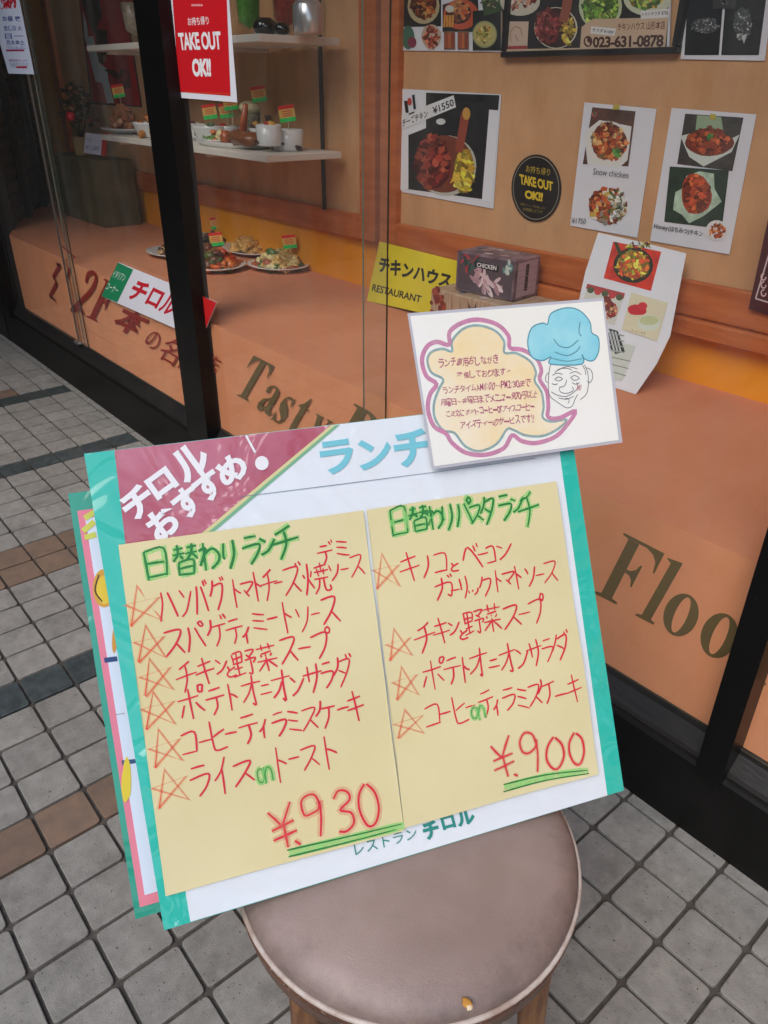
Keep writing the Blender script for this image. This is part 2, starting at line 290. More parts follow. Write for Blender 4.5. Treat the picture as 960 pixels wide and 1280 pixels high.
class Plane:
    def __init__(s, O, ex, ey):
        s.O = Vector(O); s.ex = Vector(ex).normalized(); s.ey = Vector(ey).normalized(); s.n = s.ex.cross(s.ey).normalized()
    def off(s, d): return Plane(s.O+s.n*d, s.ex, s.ey)
    def px(s, u, v):
        d = ray(u, v); t = (s.O-CAM).dot(s.n)/d.dot(s.n); q = CAM+d*t-s.O; return (q.dot(s.ex), q.dot(s.ey))
    disp = None
    def w(s, a, b, d=0.): return s.O+s.ex*a+s.ey*b+s.n*(d+(s.disp(a, b) if s.disp else 0.))
class Flat:
    """flat print built as thin layered polygons on a plane; coordinates given as photo pixels projected on that plane"""
    STEP = .000008
    def __init__(s, pl, base=.0004): s.p = pl; s.h = base; s.v = []; s.f = []; s.fm = []; s.ms = []
    def mi(s, m):
        if m not in s.ms: s.ms.append(m)
        return s.ms.index(m)
    def raw(s, pts, faces, m):
        k = len(s.v); s.v += [s.p.w(a, b, s.h) for a, b in pts]; s.f += [tuple(i+k for i in f) for f in faces]; s.fm += [s.mi(m)]*len(faces); s.h += s.STEP
    def poly_ab(s, pts, m):
        ar = sum(pts[i][0]*pts[(i+1) % len(pts)][1]-pts[(i+1) % len(pts)][0]*pts[i][1] for i in range(len(pts)))
        if ar < 0: pts = pts[::-1]
        s.raw(pts, [tuple(range(len(pts)))], m)
    def poly(s, px, m): s.poly_ab([s.p.px(*q) for q in px], m)
    def line_ab(s, pts, wd, m, closed=False, taper=0.):
        n = len(pts); vs = []; fs = []
        for i in range(n):
            a = pts[(i-1) % n] if (closed or i) else pts[i]; b = pts[(i+1) % n] if (closed or i < n-1) else pts[i]
            dx, dy = b[0]-a[0], b[1]-a[1]; l = math.hypot(dx, dy) or 1e-9; nx, ny = -dy/l, dx/l
            k = wd/2*(1-taper*(i/(n-1 or 1)))
            if not closed and n > 1 and i in (0, n-1): k *= .75
            vs += [(pts[i][0]+nx*k, pts[i][1]+ny*k), (pts[i][0]-nx*k, pts[i][1]-ny*k)]
        for i in range(n if closed else n-1):
            j = (i+1) % n; fs.append((2*i, 2*i+1, 2*j+1, 2*j))
        s.raw(vs, fs, m)
    def line(s, px, wd, m, sm=True, closed=False, taper=0.):
        pts = [s.p.px(*q) for q in px]
        if sm: pts = smoothline(pts, closed)
        s.line_ab(pts, wd, m, closed, taper)
    def scale(s, u, v):
        a = s.p.px(u-4, v); b = s.p.px(u+4, v); c = s.p.px(u, v-4); d = s.p.px(u, v+4)
        return math.dist(a, b)/8, math.dist(c, d)/8
    def hand(s, ch, u, v, wpx, hpx, m, wd, jit=.03, glow=None, gw=0):
        kx, ky = s.scale(u, v); ca, cb = s.p.px(u, v); W, H = wpx*kx, hpx*ky; rr = random.Random(ch+str(u)+str(v)); rot = rr.uniform(-.05, .05)
        for st in K[ch]:
            p = []
            for x, y in st:
                x += rr.uniform(-jit, jit)-.5; y += rr.uniform(-jit, jit)-.5; X = x*W; Y = -y*H
                p.append((ca+X*math.cos(rot)-Y*math.sin(rot), cb+X*math.sin(rot)+Y*math.cos(rot)))
            if ch != '☆': p = smoothline(p) if len(p) > 2 else [p[0], ((p[0][0]+p[1][0])/2+rr.uniform(-1, 1)*.0004, (p[0][1]+p[1][1])/2+rr.uniform(-1, 1)*.0004), p[1]]
            if glow: s.line_ab(p, gw, glow)
            s.line_ab(p, wd*rr.uniform(.85, 1.15), m)
    def text(s, t, quad, m, bold=0., sp=1., out=None, ow=0.):
        """text fitted to a pixel quad TL, TR, BR, BL"""
        vs, fs = font_mesh(t, bold, sp)
        if not vs: return
        x0 = min(v[0] for v in vs); x1 = max(v[0] for v in vs); y0 = min(v[1] for v in vs); y1 = max(v[1] for v in vs)
        q = [s.p.px(*c) for c in quad]; pts = []
        for x, y in vs:
            a = (x-x0)/(x1-x0 or 1); b = (y1-y)/(y1-y0 or 1)
            pts.append(tuple(q[0][k]*(1-a)*(1-b)+q[1][k]*a*(1-b)+q[2][k]*a*b+q[3][k]*(1-a)*b for k in (0, 1)))
        s.raw(pts, fs, m)
    def glyph(s, ch, u, v, wpx, hpx, rot, m, bold=0.):
        """one printed character centred at a pixel, rotated in the picture by rot degrees"""
        c, sn = math.cos(R_(rot)), math.sin(R_(rot)); q = []
        for x, y in ((-.5, -.5), (.5, -.5), (.5, .5), (-.5, .5)):
            X, Y = x*wpx, y*hpx; q.append((u+X*c-Y*sn, v+X*sn+Y*c))
        s.text(ch, q, m, bold)
    def ell(s, u, v, ru, rv, m, n=18, wob=0., seed=0, rot=0.):
        r = random.Random(seed*77+int(u*7)+int(v*13)); ph = r.uniform(0, 6); c, sn = math.cos(rot), math.sin(rot); pts = []
        for i in range(n):
            a = 2*math.pi*i/n; k = 1+wob*(math.sin(2*a+ph)*.5+math.sin(3*a+ph*2)*.5+r.uniform(-.5, .5)); x = ru*k*math.cos(a); y = rv*k*math.sin(a)
            pts.append((u+x*c-y*sn, v+x*sn+y*c))
        s.poly(pts, m)
    def food(s, u, v, ru, rv, cols, n=18, size=.28, seed=1):
        r = random.Random(seed*31+int(u))
        if n > 12: n = int(n*2.6); size *= .62
        if n > 60: s.ell(u, v, ru*.93, rv*.93, fink(cols[0], .6), n=22, wob=.06, seed=3)
        for i in range(n):
            a = r.uniform(0, 6.28); d = math.sqrt(r.uniform(0, 1))*(1-size*.6)
            s.ell(u+ru*d*math.cos(a), v+rv*d*math.sin(a), ru*size*r.uniform(.6, 1.2), rv*size*r.uniform(.5, 1.1), fink(r.choice(cols), r.choice((.62, .85, 1, 1.15))), n=8, wob=.3, seed=i, rot=r.uniform(0, 3))
    def build(s, name, parent=None): return mk(name, s.v, s.f, s.ms, parent, s.fm)

def slab(pl, px, th, m, name, parent=None, d0=0., m_side=None, bulge=None):
    """a sheet with thickness cut to a photo outline on plane pl; front face at d0, body behind it"""
    q = [pl.px(*p) for p in px]
    ar = sum(q[i][0]*q[(i+1) % len(q)][1]-q[(i+1) % len(q)][0]*q[i][1] for i in range(len(q)))
    if ar < 0: q = q[::-1]
    n = len(q); vs = [pl.w(a, b, d0) for a, b in q]+[pl.w(a, b, d0-th) for a, b in q]
    fs = [tuple(range(n)), tuple(range(2*n-1, n-1, -1))]+[(i+n, (i+1) % n+n, (i+1) % n, i) for i in range(n)]
    return mk(name, vs, fs, [m, m_side or m], parent, [0, 0]+[1]*n)

# ---------------------------------------------------------------- ground
GP, GX, GY = .1033, -.3712, .8469
m_tile = mat('tile_grey', (138, 135, 128), .8, var=.16, scale=30, bump=.5, bscale=380, rnd=.10, speck=.655)
m_brown = mat('tile_brown', (110, 94, 80), .75, scale=24, rgb2=(128, 104, 86), bump=.35, bscale=420, rnd=.1)
m_dark = mat('tile_slate', (50, 57, 58), .6, scale=30, rgb2=(74, 82, 82), bump=.35, bscale=420, rnd=.15)
m_grout = mat('grout', (78, 73, 67), .95, var=.3, scale=60, bump=.6, bscale=300)
g = Geo().box((-9, -2.4, -.06), (4, 1.6, -.007)); pave = g.build('pavement', m_grout); tag(pave, kind='structure')
def tile_geo(x0, y0, x1, y1, r=.0075, top=0., seed=0):
    rr = random.Random(seed); gap = .0034
    x0 += gap; y0 += gap; x1 -= gap; y1 -= gap; c = []
    for (cx, cy, a0) in ((x1-r, y1-r, 0), (x0+r, y1-r, 90), (x0+r, y0+r, 180), (x1-r, y0+r, 270)):
        for k in (0, 45, 90): c.append((cx, cy, R_(a0+k)))
    P = lambda rad, z: [(cx+rad*math.cos(a), cy+rad*math.sin(a), z) for cx, cy, a in c]
    vs = P(r, -.012)+P(r, top-.0010)+P(r-.0014, top); n = 12
    fs = [tuple(range(2*n, 3*n))]
    for j in (0, 1):
        for i in range(n): fs.append((j*n+i, j*n+(i+1) % n, (j+1)*n+(i+1) % n, (j+1)*n+i))
    return vs, fs
def tcol(i, j):
    if i == -8 or i in (-18, -17): return 1
    if i in (-12, -24, -31): return 2
    if i == -32 and j < 0: return 1
    return 0
cells = []
for i in range(-62, 18):
    for j in range(-26, 2):
        x, y = GX+i*GP, GY+j*GP; cx, cy = x+GP/2, y+GP/2
        u, v, z = proj((cx, cy, 0)); a = -1
        if z > .3 and -30 < u < 990 and 380 < v < 1330: a = 1/z**2*max(0, 1.25/math.dist((cx, cy, 0), CAM))
        cells.append((a, i, j))
cells.sort(reverse=True)
base_me = []
for k, mt in enumerate((m_tile, m_brown, m_dark)):
    vs, fs = tile_geo(-GP/2, -GP/2, GP/2, GP/2)
    me = bpy.data.meshes.new('tile'); me.from_pydata(vs, [], fs); me.materials.append(mt); base_me.append(me)
rest = Geo(); rr = random.Random(3)
for k, (a, i, j) in enumerate(cells):
    cx, cy = GX+(i+.5)*GP, GY+(j+.5)*GP; c = tcol(i, j)
    if k < 298 and a > 0:
        o = bpy.data.objects.new('tile', base_me[c]); COL.objects.link(o); o.parent = pave
        o.location = (cx+rr.uniform(-1, 1)*.0007, cy+rr.uniform(-1, 1)*.0007, rr.uniform(-1, .6)*.0007); o.rotation_euler = (rr.uniform(-1, 1)*.004, rr.uniform(-1, 1)*.004, rr.uniform(-1, 1)*.008)
    else:
        vs, fs = tile_geo(cx-GP/2, cy-GP/2, cx+GP/2, cy+GP/2, top=rr.uniform(-1, .4)*.0006); rest.add(vs, fs, c)
o = rest.build('paving_tiles', [m_tile, m_brown, m_dark], pave); tag(o, kind='stuff')
# narrow cut tiles along the foot of the shopfront
yb = GY+2*GP
g = Geo()
for i in range(-62, 18):
    x = GX+i*GP; vs, fs = tile_geo(x, yb, x+GP, yb+.032, r=.004, top=-.001); g.add(vs, fs, 0)
tag(g.build('edge_tiles', m_tile, pave), kind='stuff')
road = Geo().box((-60, -60, -.5), (60, -2.4, -.05)).build('road', mat('asphalt', (66, 66, 68), .9, var=.25, scale=14, bump=.5, bscale=150)); tag(road, kind='structure')
m_kerb = mat('kerb_stone', (140, 138, 132), .85, var=.15, scale=12, bump=.3)
g = Geo()
for k in range(-12, 8): g.box((k*.8+.004, -2.56, -.1), (k*.8+.796, -2.4, .0), bev=.01)
tag(g.build('kerb', m_kerb), kind='structure')

# ---------------------------------------------------------------- shopfront (black frame, glass)
GLY = 1.113                      # outer face of the glass
m_blk = mat('black_enamel', (9, 9, 9), .38, scale=6, rgb2=(15, 14, 14), bump=.12, bscale=60, spec=.3, speck=.70, sp_rgb=(70, 68, 64))
m_blk2 = mat('black_base', (9, 9, 8), .5, scale=9, rgb2=(17, 16, 15), bump=.25, bscale=90, spec=.3, speck=.70, sp_rgb=(56, 53, 50))
m_sill = mat('sill_metal', (24, 23, 22), .45, scale=20, rgb2=(40, 37, 35), bump=.3, bscale=120, stretch=(.3, 1, 1))
m_steel = mat('steel', (170, 170, 168), .3, metal=.9, var=.1, scale=30)
m_gl = clear('window_glass', (.97, .98, .97), 1.52, dirt=.03)
m_gle = mat('glass_edge', (38, 52, 46), .2, spec=.7)
m_gle2 = mat('glass_edge_light', (120, 132, 116), .25, spec=.7)
shop = empty('shopfront', (-2.3, 1.1, 0)); tag(shop, 'black framed shop window front of the restaurant, with sliding glass panes over a black base', 'shopfront')
g = Geo()
prof = [(1.078, .0), (1.078, .172), (1.086, .183), (1.112, .218), (1.118, .224), (1.20, .224), (1.20, .0)]
def extr(g, prof, x0, x1, m=0):
    n = len(prof); vs = [(x0, y, z) for y, z in prof]+[(x1, y, z) for y, z in prof]
    g.add(vs, [(i, i+n, (i+1) % n+n, (i+1) % n) for i in range(n)]+[tuple(range(n)), tuple(range(2*n-1, n-1, -1))], m)
for (x0, x1) in ((-9, -2.323), (-2.179, -.369), (-.319, 4)):
    pass
extr(g, [(1.078, 0.), (1.078, .165), (1.082, .171), (1.088, .173), (1.125, .173), (1.125, 0.)], -9, 4)
g.build('base_wall', m_blk2, shop)
for (x0, x1) in ((-4.34, -2.326), (-2.176, -.369), (-.319, 4)):
    g = Geo(); extr(g, [(1.090, .1735), (1.094, .182), (1.1155, .214), (1.119, .2255), (1.1255, .2255), (1.1255, .1735)], x0, x1); g.build('sill', m_sill, shop)
def post(x0, x1, y0=1.07, name='post'):
    g = Geo().box((x0, y0, .155), (x1, 1.128, 2.6), bev=.006); return g.build(name, m_blk, shop)
post(-2.325, -2.177); post(-.368, -.319); post(-4.46, -4.322); 
g = Geo().box((-9, 1.075, 0.0005), (-4.462, 1.2, 2.6)); g.build('side_panel', m_blk, shop)
Geo().box((-9, 1.06, 2.3), (4, 1.2, 2.62), bev=.006).build('head_beam', m_blk, shop)
def pane(x0, x1, y, le=None):
    vs = [(x0, y, .226), (x1, y, .226), (x1, y+.005, .226), (x0, y+.005, .226), (x0, y, 2.31), (x1, y, 2.31), (x1, y+.005, 2.31), (x0, y+.005, 2.31)]
    fs = [(3, 2, 1, 0), (4, 5, 6, 7), (0, 1, 5, 4), (1, 2, 6, 5), (2, 3, 7, 6), (3, 0, 4, 7)]
    return mk('glass_pane', vs, fs, [m_gl, m_gle, m_gle2], shop, [1, 1, 0, 1, 0, 2])
pane(-2.178, -1.303, GLY); pane(-1.395, -.367, GLY+.0055)
pane(-3.385, -2.324, GLY+.0055); pane(-4.324, -3.325, GLY); pane(-.32, 2.2, GLY)
# silver joint strip and its foot in the left bay
xs = on(100, 428, 1, GLY).x
g = Geo().box((xs-.012, GLY-.004, .24), (xs+.004, GLY-.0005, 2.3)); g.build('joint_strip', mat('strip_metal', (120, 112, 104), .35, metal=.6), shop)
g = Geo().box((xs-.02, GLY-.02, .226), (xs+.03, GLY-.001, .238), bev=.002); g.build('pane_bracket', m_steel, shop)
# upper facade, with an unseen overhang and wall added to darken the left paving
fac = Geo().box((-9, 1.05, 2.63), (4, 1.6, 5.0)).build('facade', mat('facade_render', (120, 112, 100), .85, var=.1, scale=5)); tag(fac, 'plain beige rendered wall above the shop windows', 'wall', kind='structure')
m_can = mat('shade_canopy_metal', (70, 66, 62), .6, var=.1, scale=8)
can = Geo().box((-9, -2.3, 2.65), (-3.0, 1.045, 2.9)).box((-3.0, .6, 2.65), (4, 1.045, 2.9)).build('shade_canopy', m_can); shade_wall = Geo().box((-5.3, -2.6, -.006), (-5.05, 1.07, 2.645)).build('unseen_side_wall', mat('shade_wall_dark', (60, 58, 54), .8, var=.1, scale=4)); tag(shade_wall, kind='structure')
tag(can, 'unseen flat dark overhang added to shade the shop windows and left paving', 'shade_canopy', kind='structure')

# ---------------------------------------------------------------- display interior
m_or = mat('orange_felt_lightened', (228, 146, 100), .95, scale=2.2, rgb2=(238, 158, 112), bump=.25, bscale=500)  # deck front coloured lighter than the top to offset its shading
m_or2 = mat('orange_felt_top', (208, 132, 94), .95, scale=2.2, rgb2=(217, 144, 106), bump=.25, bscale=500)
m_amb = mat('amber_wall', (236, 148, 4), .8, scale=2.5, rgb2=(242, 158, 12), bump=.1)
m_wood = mat('stained_wood', (198, 112, 60), .45, scale=5, rgb2=(176, 92, 44), bump=.15, bscale=60, stretch=(1, 1, 6))
m_woodh = mat('stained_wood_rail', (198, 112, 60), .45, scale=5, rgb2=(174, 90, 42), bump=.15, bscale=60, stretch=(.8, 6, 6))
m_cork = mat('board_panel', (212, 162, 116), .85, scale=9, rgb2=(196, 146, 100), bump=.3, bscale=220, stretch=(1, 1, .5))
m_khaki = mat('khaki_panel', (150, 124, 84), .85, var=.08, scale=6)
m_int = mat('interior_dark', (52, 48, 42), .9, var=.1, scale=4)
DZ, BY = .585, 1.83
dp = [(-4.20, 1.1245), (4, 1.1245), (4, BY), (-5.45, BY), (-4.85, 1.40)]
n = len(dp)
vs = [(x, y, DZ) for x, y in dp]+[(x, y, .20) for x, y in dp]
mk('display_deck', vs, [tuple(range(n)), tuple(range(2*n-1, n-1, -1))]+[(i+n, (i+1) % n+n, (i+1) % n, i) for i in range(n)], [m_or2, m_or], None, [0, 1]+[1]*n)['kind'] = 'structure'
tag(bpy.data.objects['display_deck'], 'orange felt covered display deck behind the shop glass', 'display deck')
tag(Geo().box((-5.7, BY, .2), (4, BY+.08, 2.5)).build('back_wall', m_amb), kind='structure')
tag(Geo().box((-9, 1.21, 2.4), (4, 3.5, 2.5)).build('ceiling', mat('white_ceiling', (214, 206, 192), .9, var=.04)), kind='structure')
tag(Geo().box((4, 1.2, 0), (4.1, 3.5, 2.5)).build('unseen_side_wall', m_int), kind='structure')
# ribbed shutter wall along the slanted left end of the display
A = Vector((-4.37, 1.165, 0)); B = Vector((-5.6, 1.83, 0)); d = (B-A).normalized(); nn = Vector((d.y, -d.x, 0))
if nn.x < 0: nn = -nn
shut = empty('roller_shutter', A+(B-A)/2+Vector((0, 0, .2))); tag(shut, 'dark grey ribbed shutter at the far left end of the display', 'shutter')
m_sh = mat('shutter_metal', (92, 90, 84), .6, scale=12, rgb2=(112, 109, 102), bump=.1)
z = .2; k = 0
me = None
while z < 2.38:
    g = Geo(); pr = [(0, 0), (.012, .012), (.016, .03), (.012, .05), (0, .062), (-.004, .066), (-.012, .066), (-.012, 0)]
    if me is None:
        vs = [A+nn*a+Vector((0, 0, b)) for a, b in pr]+[B+nn*a+Vector((0, 0, b)) for a, b in pr]; q = len(pr)
        o = mk('slat', vs, [(i, (i+1) % q, (i+1) % q+q, i+q) for i in range(q)]+[tuple(range(q))[::-1], tuple(range(q, 2*q))], m_sh, shut); me = o.data; o.location.z += z
        base = o
    else:
        o = base.copy(); COL.objects.link(o); o.location.z = z
    z += .066
Geo().box((-.02, -.02, .2), (.02, .02, 2.38), M=Matrix.Translation(A+(B-A)*.30+nn*.03)).build('guide_rail', m_int, shut)
Geo().box((-.02, -.02, .2), (.02, .02, 2.38), M=Matrix.Translation(A+(B-A)*.62+nn*.03)).build('guide_rail', m_int, shut)

Geo().box((-.03, -.03, .2), (.03, .03, 2.38), M=Matrix.Translation(A)).build('guide_rail', m_int, shut)
# framed notice boards on the back wall
def framed(x0, x1, z0, z1, iw, label, panel, ledge):
    y = BY; r = empty('notice_board', ((x0+x1)/2, y, z0)); tag(r, label, 'notice board')
    Geo().box((x0+iw*.5, y-.012, z0+iw*.5), (x1-iw*.5, y-.0005, z1-iw*.5)).build('backing_panel', panel, r)
    Geo().box((x0, y-.035, z0), (x0+iw, y-.013, z1), bev=.004).build('frame_stile', m_wood, r)
    Geo().box((x1-iw, y-.035, z0), (x1, y-.013, z1), bev=.004).build('frame_stile', m_wood, r)
    Geo().box((x0+iw+.0005, y-.033, z0), (x1-iw-.0005, y-.013, z0+iw), bev=.004).build('frame_rail', m_woodh, r)
    Geo().box((x0+iw+.0005, y-.033, z1-iw), (x1-iw-.0005, y-.013, z1), bev=.004).build('frame_rail', m_woodh, r)
    if ledge: Geo().box((x0, y-.05, z0-.045), (x1, y-.002, z0-.001), bev=.005).build('ledge', m_woodh, r)
    return r
FX = on(468.5, 290, 1, BY-.035).x; FX2 = on(474.5, 295, 1, BY-.035).x
framed(-5.10, FX, .76, 2.3, .085, 'wood framed khaki board behind the white shelves', m_cork, False)
framed(FX2, -.69, .755, 2.3, .085, 'wood framed cork board pinned with the dish photographs', m_cork, True)
framed(-.60, 1.4, .755, 2.3, .085, 'wood framed board behind the right hand window', m_cork, True)
# shelves and rail
m_shelf = mat('white_laminate', (222, 214, 204), .5, var=.03, scale=10)
m_rail = mat('rail_dark', (40, 38, 36), .4)
def shelf(z, label):
    r = empty('wall_shelf', (-3.0, 1.66, z)); tag(r, label, 'shelf', 'white display shelves')
    Geo().box((-3.72, 1.475, z-.022), (-2.345, BY-.044, z), bev=.002).build('shelf_board', m_shelf, r)
    for x in (-3.58, -2.80): Geo().box((x, 1.50, z-.034), (x+.02, BY-.04, z-.0225)).build('bracket', m_shelf, r)
shelf(1.045, 'lower white shelf carrying plates of model food'); shelf(1.385, 'upper white shelf carrying drinks glasses and a silver jar')
rx = on(403, 150, 1, BY-.035).x; g = Geo().box((rx-.006, BY-.042, .84), (rx+.004, BY-.030, 2.3)); tag(g.build('shelf_rail', m_rail), 'black slotted shelf rail fixed upright by the right end of the white shelves', 'rail')

# ---------------------------------------------------------------- glass lettering (painted on the panes)
gp = Plane((0, GLY, 0), (1, 0, 0), (0, 0, 1))
m_gold = mat('olive_gold_letters', (112, 90, 48), .5, var=.06, scale=30)
m_redl = mat('red_letters', (150, 36, 26), .5, var=.05, scale=30)
def arc(cx, cy, rx, ry, a0, a1, n=14): return [(cx+rx*math.cos(R_(a0+(a1-a0)*i/n)), cy+ry*math.sin(R_(a0+(a1-a0)*i/n))) for i in range(n+1)]
def band(o, i): # ring strip between two curves of same length -> polygon quads
    return o, i
SER = {}
def S(ch, polys=(), rings=()): SER[ch] = (polys, rings)
# unit cells: x in stem units, y up, cap height 1, x-height .62
S('F', [[(.0, 0), (.52, 0), (.52, .03), (.38, .05), (.38, .95), (.14, .95), (.14, .05), (0, .03)], [(0, .97), (.0, 1), (.92, 1), (.92, .66), (.885, .66), (.84, .82), (.72, .91), (.55, .955), (.38, .955), (.14, .95)], [(.38, .53), (.38, .48), (.48, .47), (.56, .42), (.6, .33), (.635, .33), (.635, .68), (.6, .68), (.56, .59), (.48, .54)]])
S('T', [[(.22, 0), (.74, 0), (.74, .03), (.6, .05), (.6, .955), (.36, .955), (.36, .05), (.22, .03)], [(0, .68), (.035, .68), (.08, .83), (.17, .91), (.28, .955), (.68, .955), (.79, .91), (.88, .83), (.925, .68), (.96, .68), (.96, 1), (0, 1)]])
S('l', [[(.0, 0), (.46, 0), (.46, .03), (.35, .05), (.35, 1.0), (.0, .97), (.0, .95), (.12, .92), (.12, .05), (0, .03)]])
S('o', [], [(arc(.31, .31, .31, .325, 0, 360, 28), arc(.31, .31, .115, .285, 0, 360, 28))])
S('a', [[(.3, .56), (.3, .12), (.34, .03), (.42, -.01), (.52, .0), (.58, .07), (.56, .09), (.5, .06), (.47, .1), (.47, .46), (.42, .57), (.32, .625), (.2, .63), (.2, .59), (.27, .58)], [(.2, .63), (.1, .6), (.03, .52), (.05, .43), (.12, .42), (.17, .47), (.14, .55), (.2, .59)], [(.3, .36), (.1, .27), (.02, .15), (.06, .03), (.16, -.01), (.26, .04), (.32, .13), (.3, .17), (.22, .09), (.18, .14), (.19, .24), (.3, .32)]])
S('s', [[(.38, .42), (.36, .42), (.3, .55), (.2, .59), (.13, .55), (.14, .5), (.32, .36), (.4, .24), (.38, .09), (.28, .0), (.18, -.01), (.09, .02), (.04, .0), (.02, .0), (.02, .2), (.04, .2), (.1, .08), (.2, .03), (.27, .06), (.27, .12), (.08, .28), (.02, .4), (.05, .54), (.15, .62), (.25, .63), (.32, .6), (.36, .63), (.38, .63)]])
S('t', [[(.0, .6), (.0, .565), (.09, .56), (.09, .1), (.14, .01), (.25, -.01), (.36, .06), (.38, .16), (.36, .16), (.32, .08), (.27, .08), (.26, .14), (.26, .565), (.36, .57), (.36, .6), (.26, .605), (.26, .84), (.22, .84), (.13, .68)]])
S('y', [[(-.02, .62), (-.02, .595), (.05, .58), (.26, .02), (.2, -.12), (.12, -.2), (.06, -.14), (-.02, -.18), (.0, -.26), (.1, -.27), (.2, -.22), (.3, -.05), (.5, .57), (.58, .595), (.58, .62), (.38, .62), (.38, .595), (.45, .58), (.34, .22), (.21, .58), (.27, .595), (.27, .62)]])
S('R', [[(0, 0), (.48, 0), (.48, .03), (.36, .05), (.36, .95), (.48, .97), (.48, 1), (0, 1), (0, .97), (.12, .95), (.12, .05), (0, .03)], [(.4, .5), (.52, .45), (.58, .1), (.66, .0), (.84, .0), (.9, .1), (.87, .1), (.8, .06), (.76, .14), (.72, .38), (.62, .5), (.36, .52), (.36, .48)]], [(arc(.36, .75, .5, .25, -90, 90, 16), arc(.36, .75, .26, .205, -90, 90, 16))])
def serif(fl, ch, o, xv, yv, m):
    """glyph spanned by pixel vectors measured on the glass"""
    f = lambda p: fl.p.px(o[0]+xv[0]*p[0]+yv[0]*p[1], o[1]+xv[1]*p[0]+yv[1]*p[1])
    for pl in SER[ch][0]: fl.poly_ab([f(p) for p in pl], m)
    for a, b in SER[ch][1]:
        q = len(a); fl.raw([f(p) for p in a]+[f(p) for p in b], [(i, i+1, q+i+1, q+i) for i in range(q-1)], m)
gpo = Plane((0, GLY+.0062, 0), (1, 0, 0), (0, 0, 1)); gpi = Plane((0, GLY+.0108, 0), (1, 0, 0), (0, 0, 1))
fl = Flat(gpo, .0)
serif(fl, 'T', (290, 491), (27, 14), (27, -47), m_gold)
for ch, o in (('a', (318, 510)), ('s', (338, 524)), ('t', (356.5, 536)), ('y', (378, 548))): serif(fl, ch, o, (35, 18), (29, -50), m_gold)
serif(fl, 'R', (408, 565), (44, 24), (35, -61), m_gold)
fl.build('tasty_lettering', shop); 
fl = Flat(gpi, .0)
serif(fl, 'F', (742, 741), (55, 28), (38, -75), m_gold)
serif(fl, 'l', (794, 769), (50, 26), (42, -74), m_gold)
serif(fl, 'o', (821.5, 782), (62, 33), (34, -76), m_gold)
serif(fl, 'o', (867.5, 808.5), (66, 35), (36, -80), m_gold)
serif(fl, 'R', (925, 840), (66, 35), (36, -80), m_gold)
fl.build('floor_lettering', shop)
fl = Flat(gpo, .0)
fl.line([(70, 329), (75, 331), (66, 347), (71, 353), (62, 371), (69, 376)], .022, m_redl, sm=False)
fl.line([(87, 335), (84, 348)], .022, m_redl); fl.line([(78, 308), (94, 322)], .012, m_redl)
fl.line([(107, 353), (110, 343), (117, 341), (120, 348), (114, 363), (100, 378), (89, 388)], .018, m_redl, taper=-.3); fl.line([(88, 388), (98, 386), (105, 392)], .02, m_redl)
serif(fl, 'F', (108, 396), (25, 12), (22, -48), m_redl)
fl.text('本', [(158, 379), (192, 394), (174, 425), (138, 407)], m_redl, .03)
fl.text('の', [(190, 411), (203, 419), (195, 440), (178, 430)], m_redl, .0)
fl.text('名', [(211, 419), (232, 430), (216, 458), (195, 446)], m_redl, .0)
fl.text('産', [(236, 432), (256, 443), (241, 470), (221, 460)], m_redl, .0)
fl.text('店', [(262, 441), (278, 449), (268, 470), (252, 461)], m_redl, .0)
o = fl.build('red_lettering', shop)

# ---------------------------------------------------------------- sheets stuck on the glass
W_ = (228, 230, 236)
def poster(name, pl, px, label, cat, paint, th=.001, m=None, d0=.0015, part='print'):
    r = slab(pl, px, th, m or mat('paper_white', (222, 222, 228), .7, var=.02, scale=8), name, None, d0)
    tag(r, label, cat); fl = Flat(pl, d0+.0004)
    paint(fl); fl.build(part, r); return r
sp = Plane((0, GLY-.004, 0), (1, 0, 0), (0, 0, 1))
def p_take(fl):
    red = ink((206, 24, 34), .45); wh = ink((235, 235, 235)); fl.poly([(216, -8), (284, -8), (289, 120), (225, 115)], red)
    fl.text('●●●●●●', [(240, 5), (254, 5), (254, 8), (240, 8)], ink((235, 170, 170))); fl.text('お持ち帰り', [(235, 22), (261, 20), (262, 31), (236, 32)], wh, .01)
    fl.text('TAKE OUT', [(223, 41), (276, 39), (278, 62), (226, 63)], wh, .035, .92); fl.text('OK!!', [(240, 73), (264, 73), (265, 96), (242, 96)], wh, .05, .9)
    for k in range(22): fl.ell(232+k*2.6, 115+k*.1, .5, .5, ink((230, 150, 60)), 6)
poster('take_out_poster', sp, [(213, -10), (286, -10), (297, 128), (222, 122)], 'red TAKE OUT OK poster with white border taped on the glass beside the black post', 'poster', p_take)
def p_not(fl):
    re = ink((190, 20, 40)); bl = ink((70, 80, 150)); r = random.Random(5)
    fl.text('営業案内', [(-12, -12), (20, -12), (21, 10), (-10, 13)], re, .06)
    for k, (y, s, c) in enumerate(((20, 'お昼 夜', bl), (32, '定休日 火', bl), (42, '日ー', bl), (50, '月木金土', bl), (57, 'ラストオーダー', ink((130, 140, 190))), (71, '御予約ランチ', ink((150, 120, 170))), (78, '予約承ります', ink((160, 165, 190))))):
        x = 3+k*1.6; fl.text(s, [(x, y), (x+23, y), (x+24, y+6.5), (x+1, y+6.5)], c, .02)
    fl.line([(8, 63), (31, 63)], .008, ink((150, 40, 90))); fl.line([(21, 84), (34, 84)], .009, ink((170, 30, 60)))
poster('opening_hours_notice', sp, [(-18, -12), (22, -12), (43, 93), (11, 92)], 'white notice with blue and red writing on the glass at the far left top', 'notice', p_not, m=mat('paper_notice', (196, 204, 222), .7, var=.02))
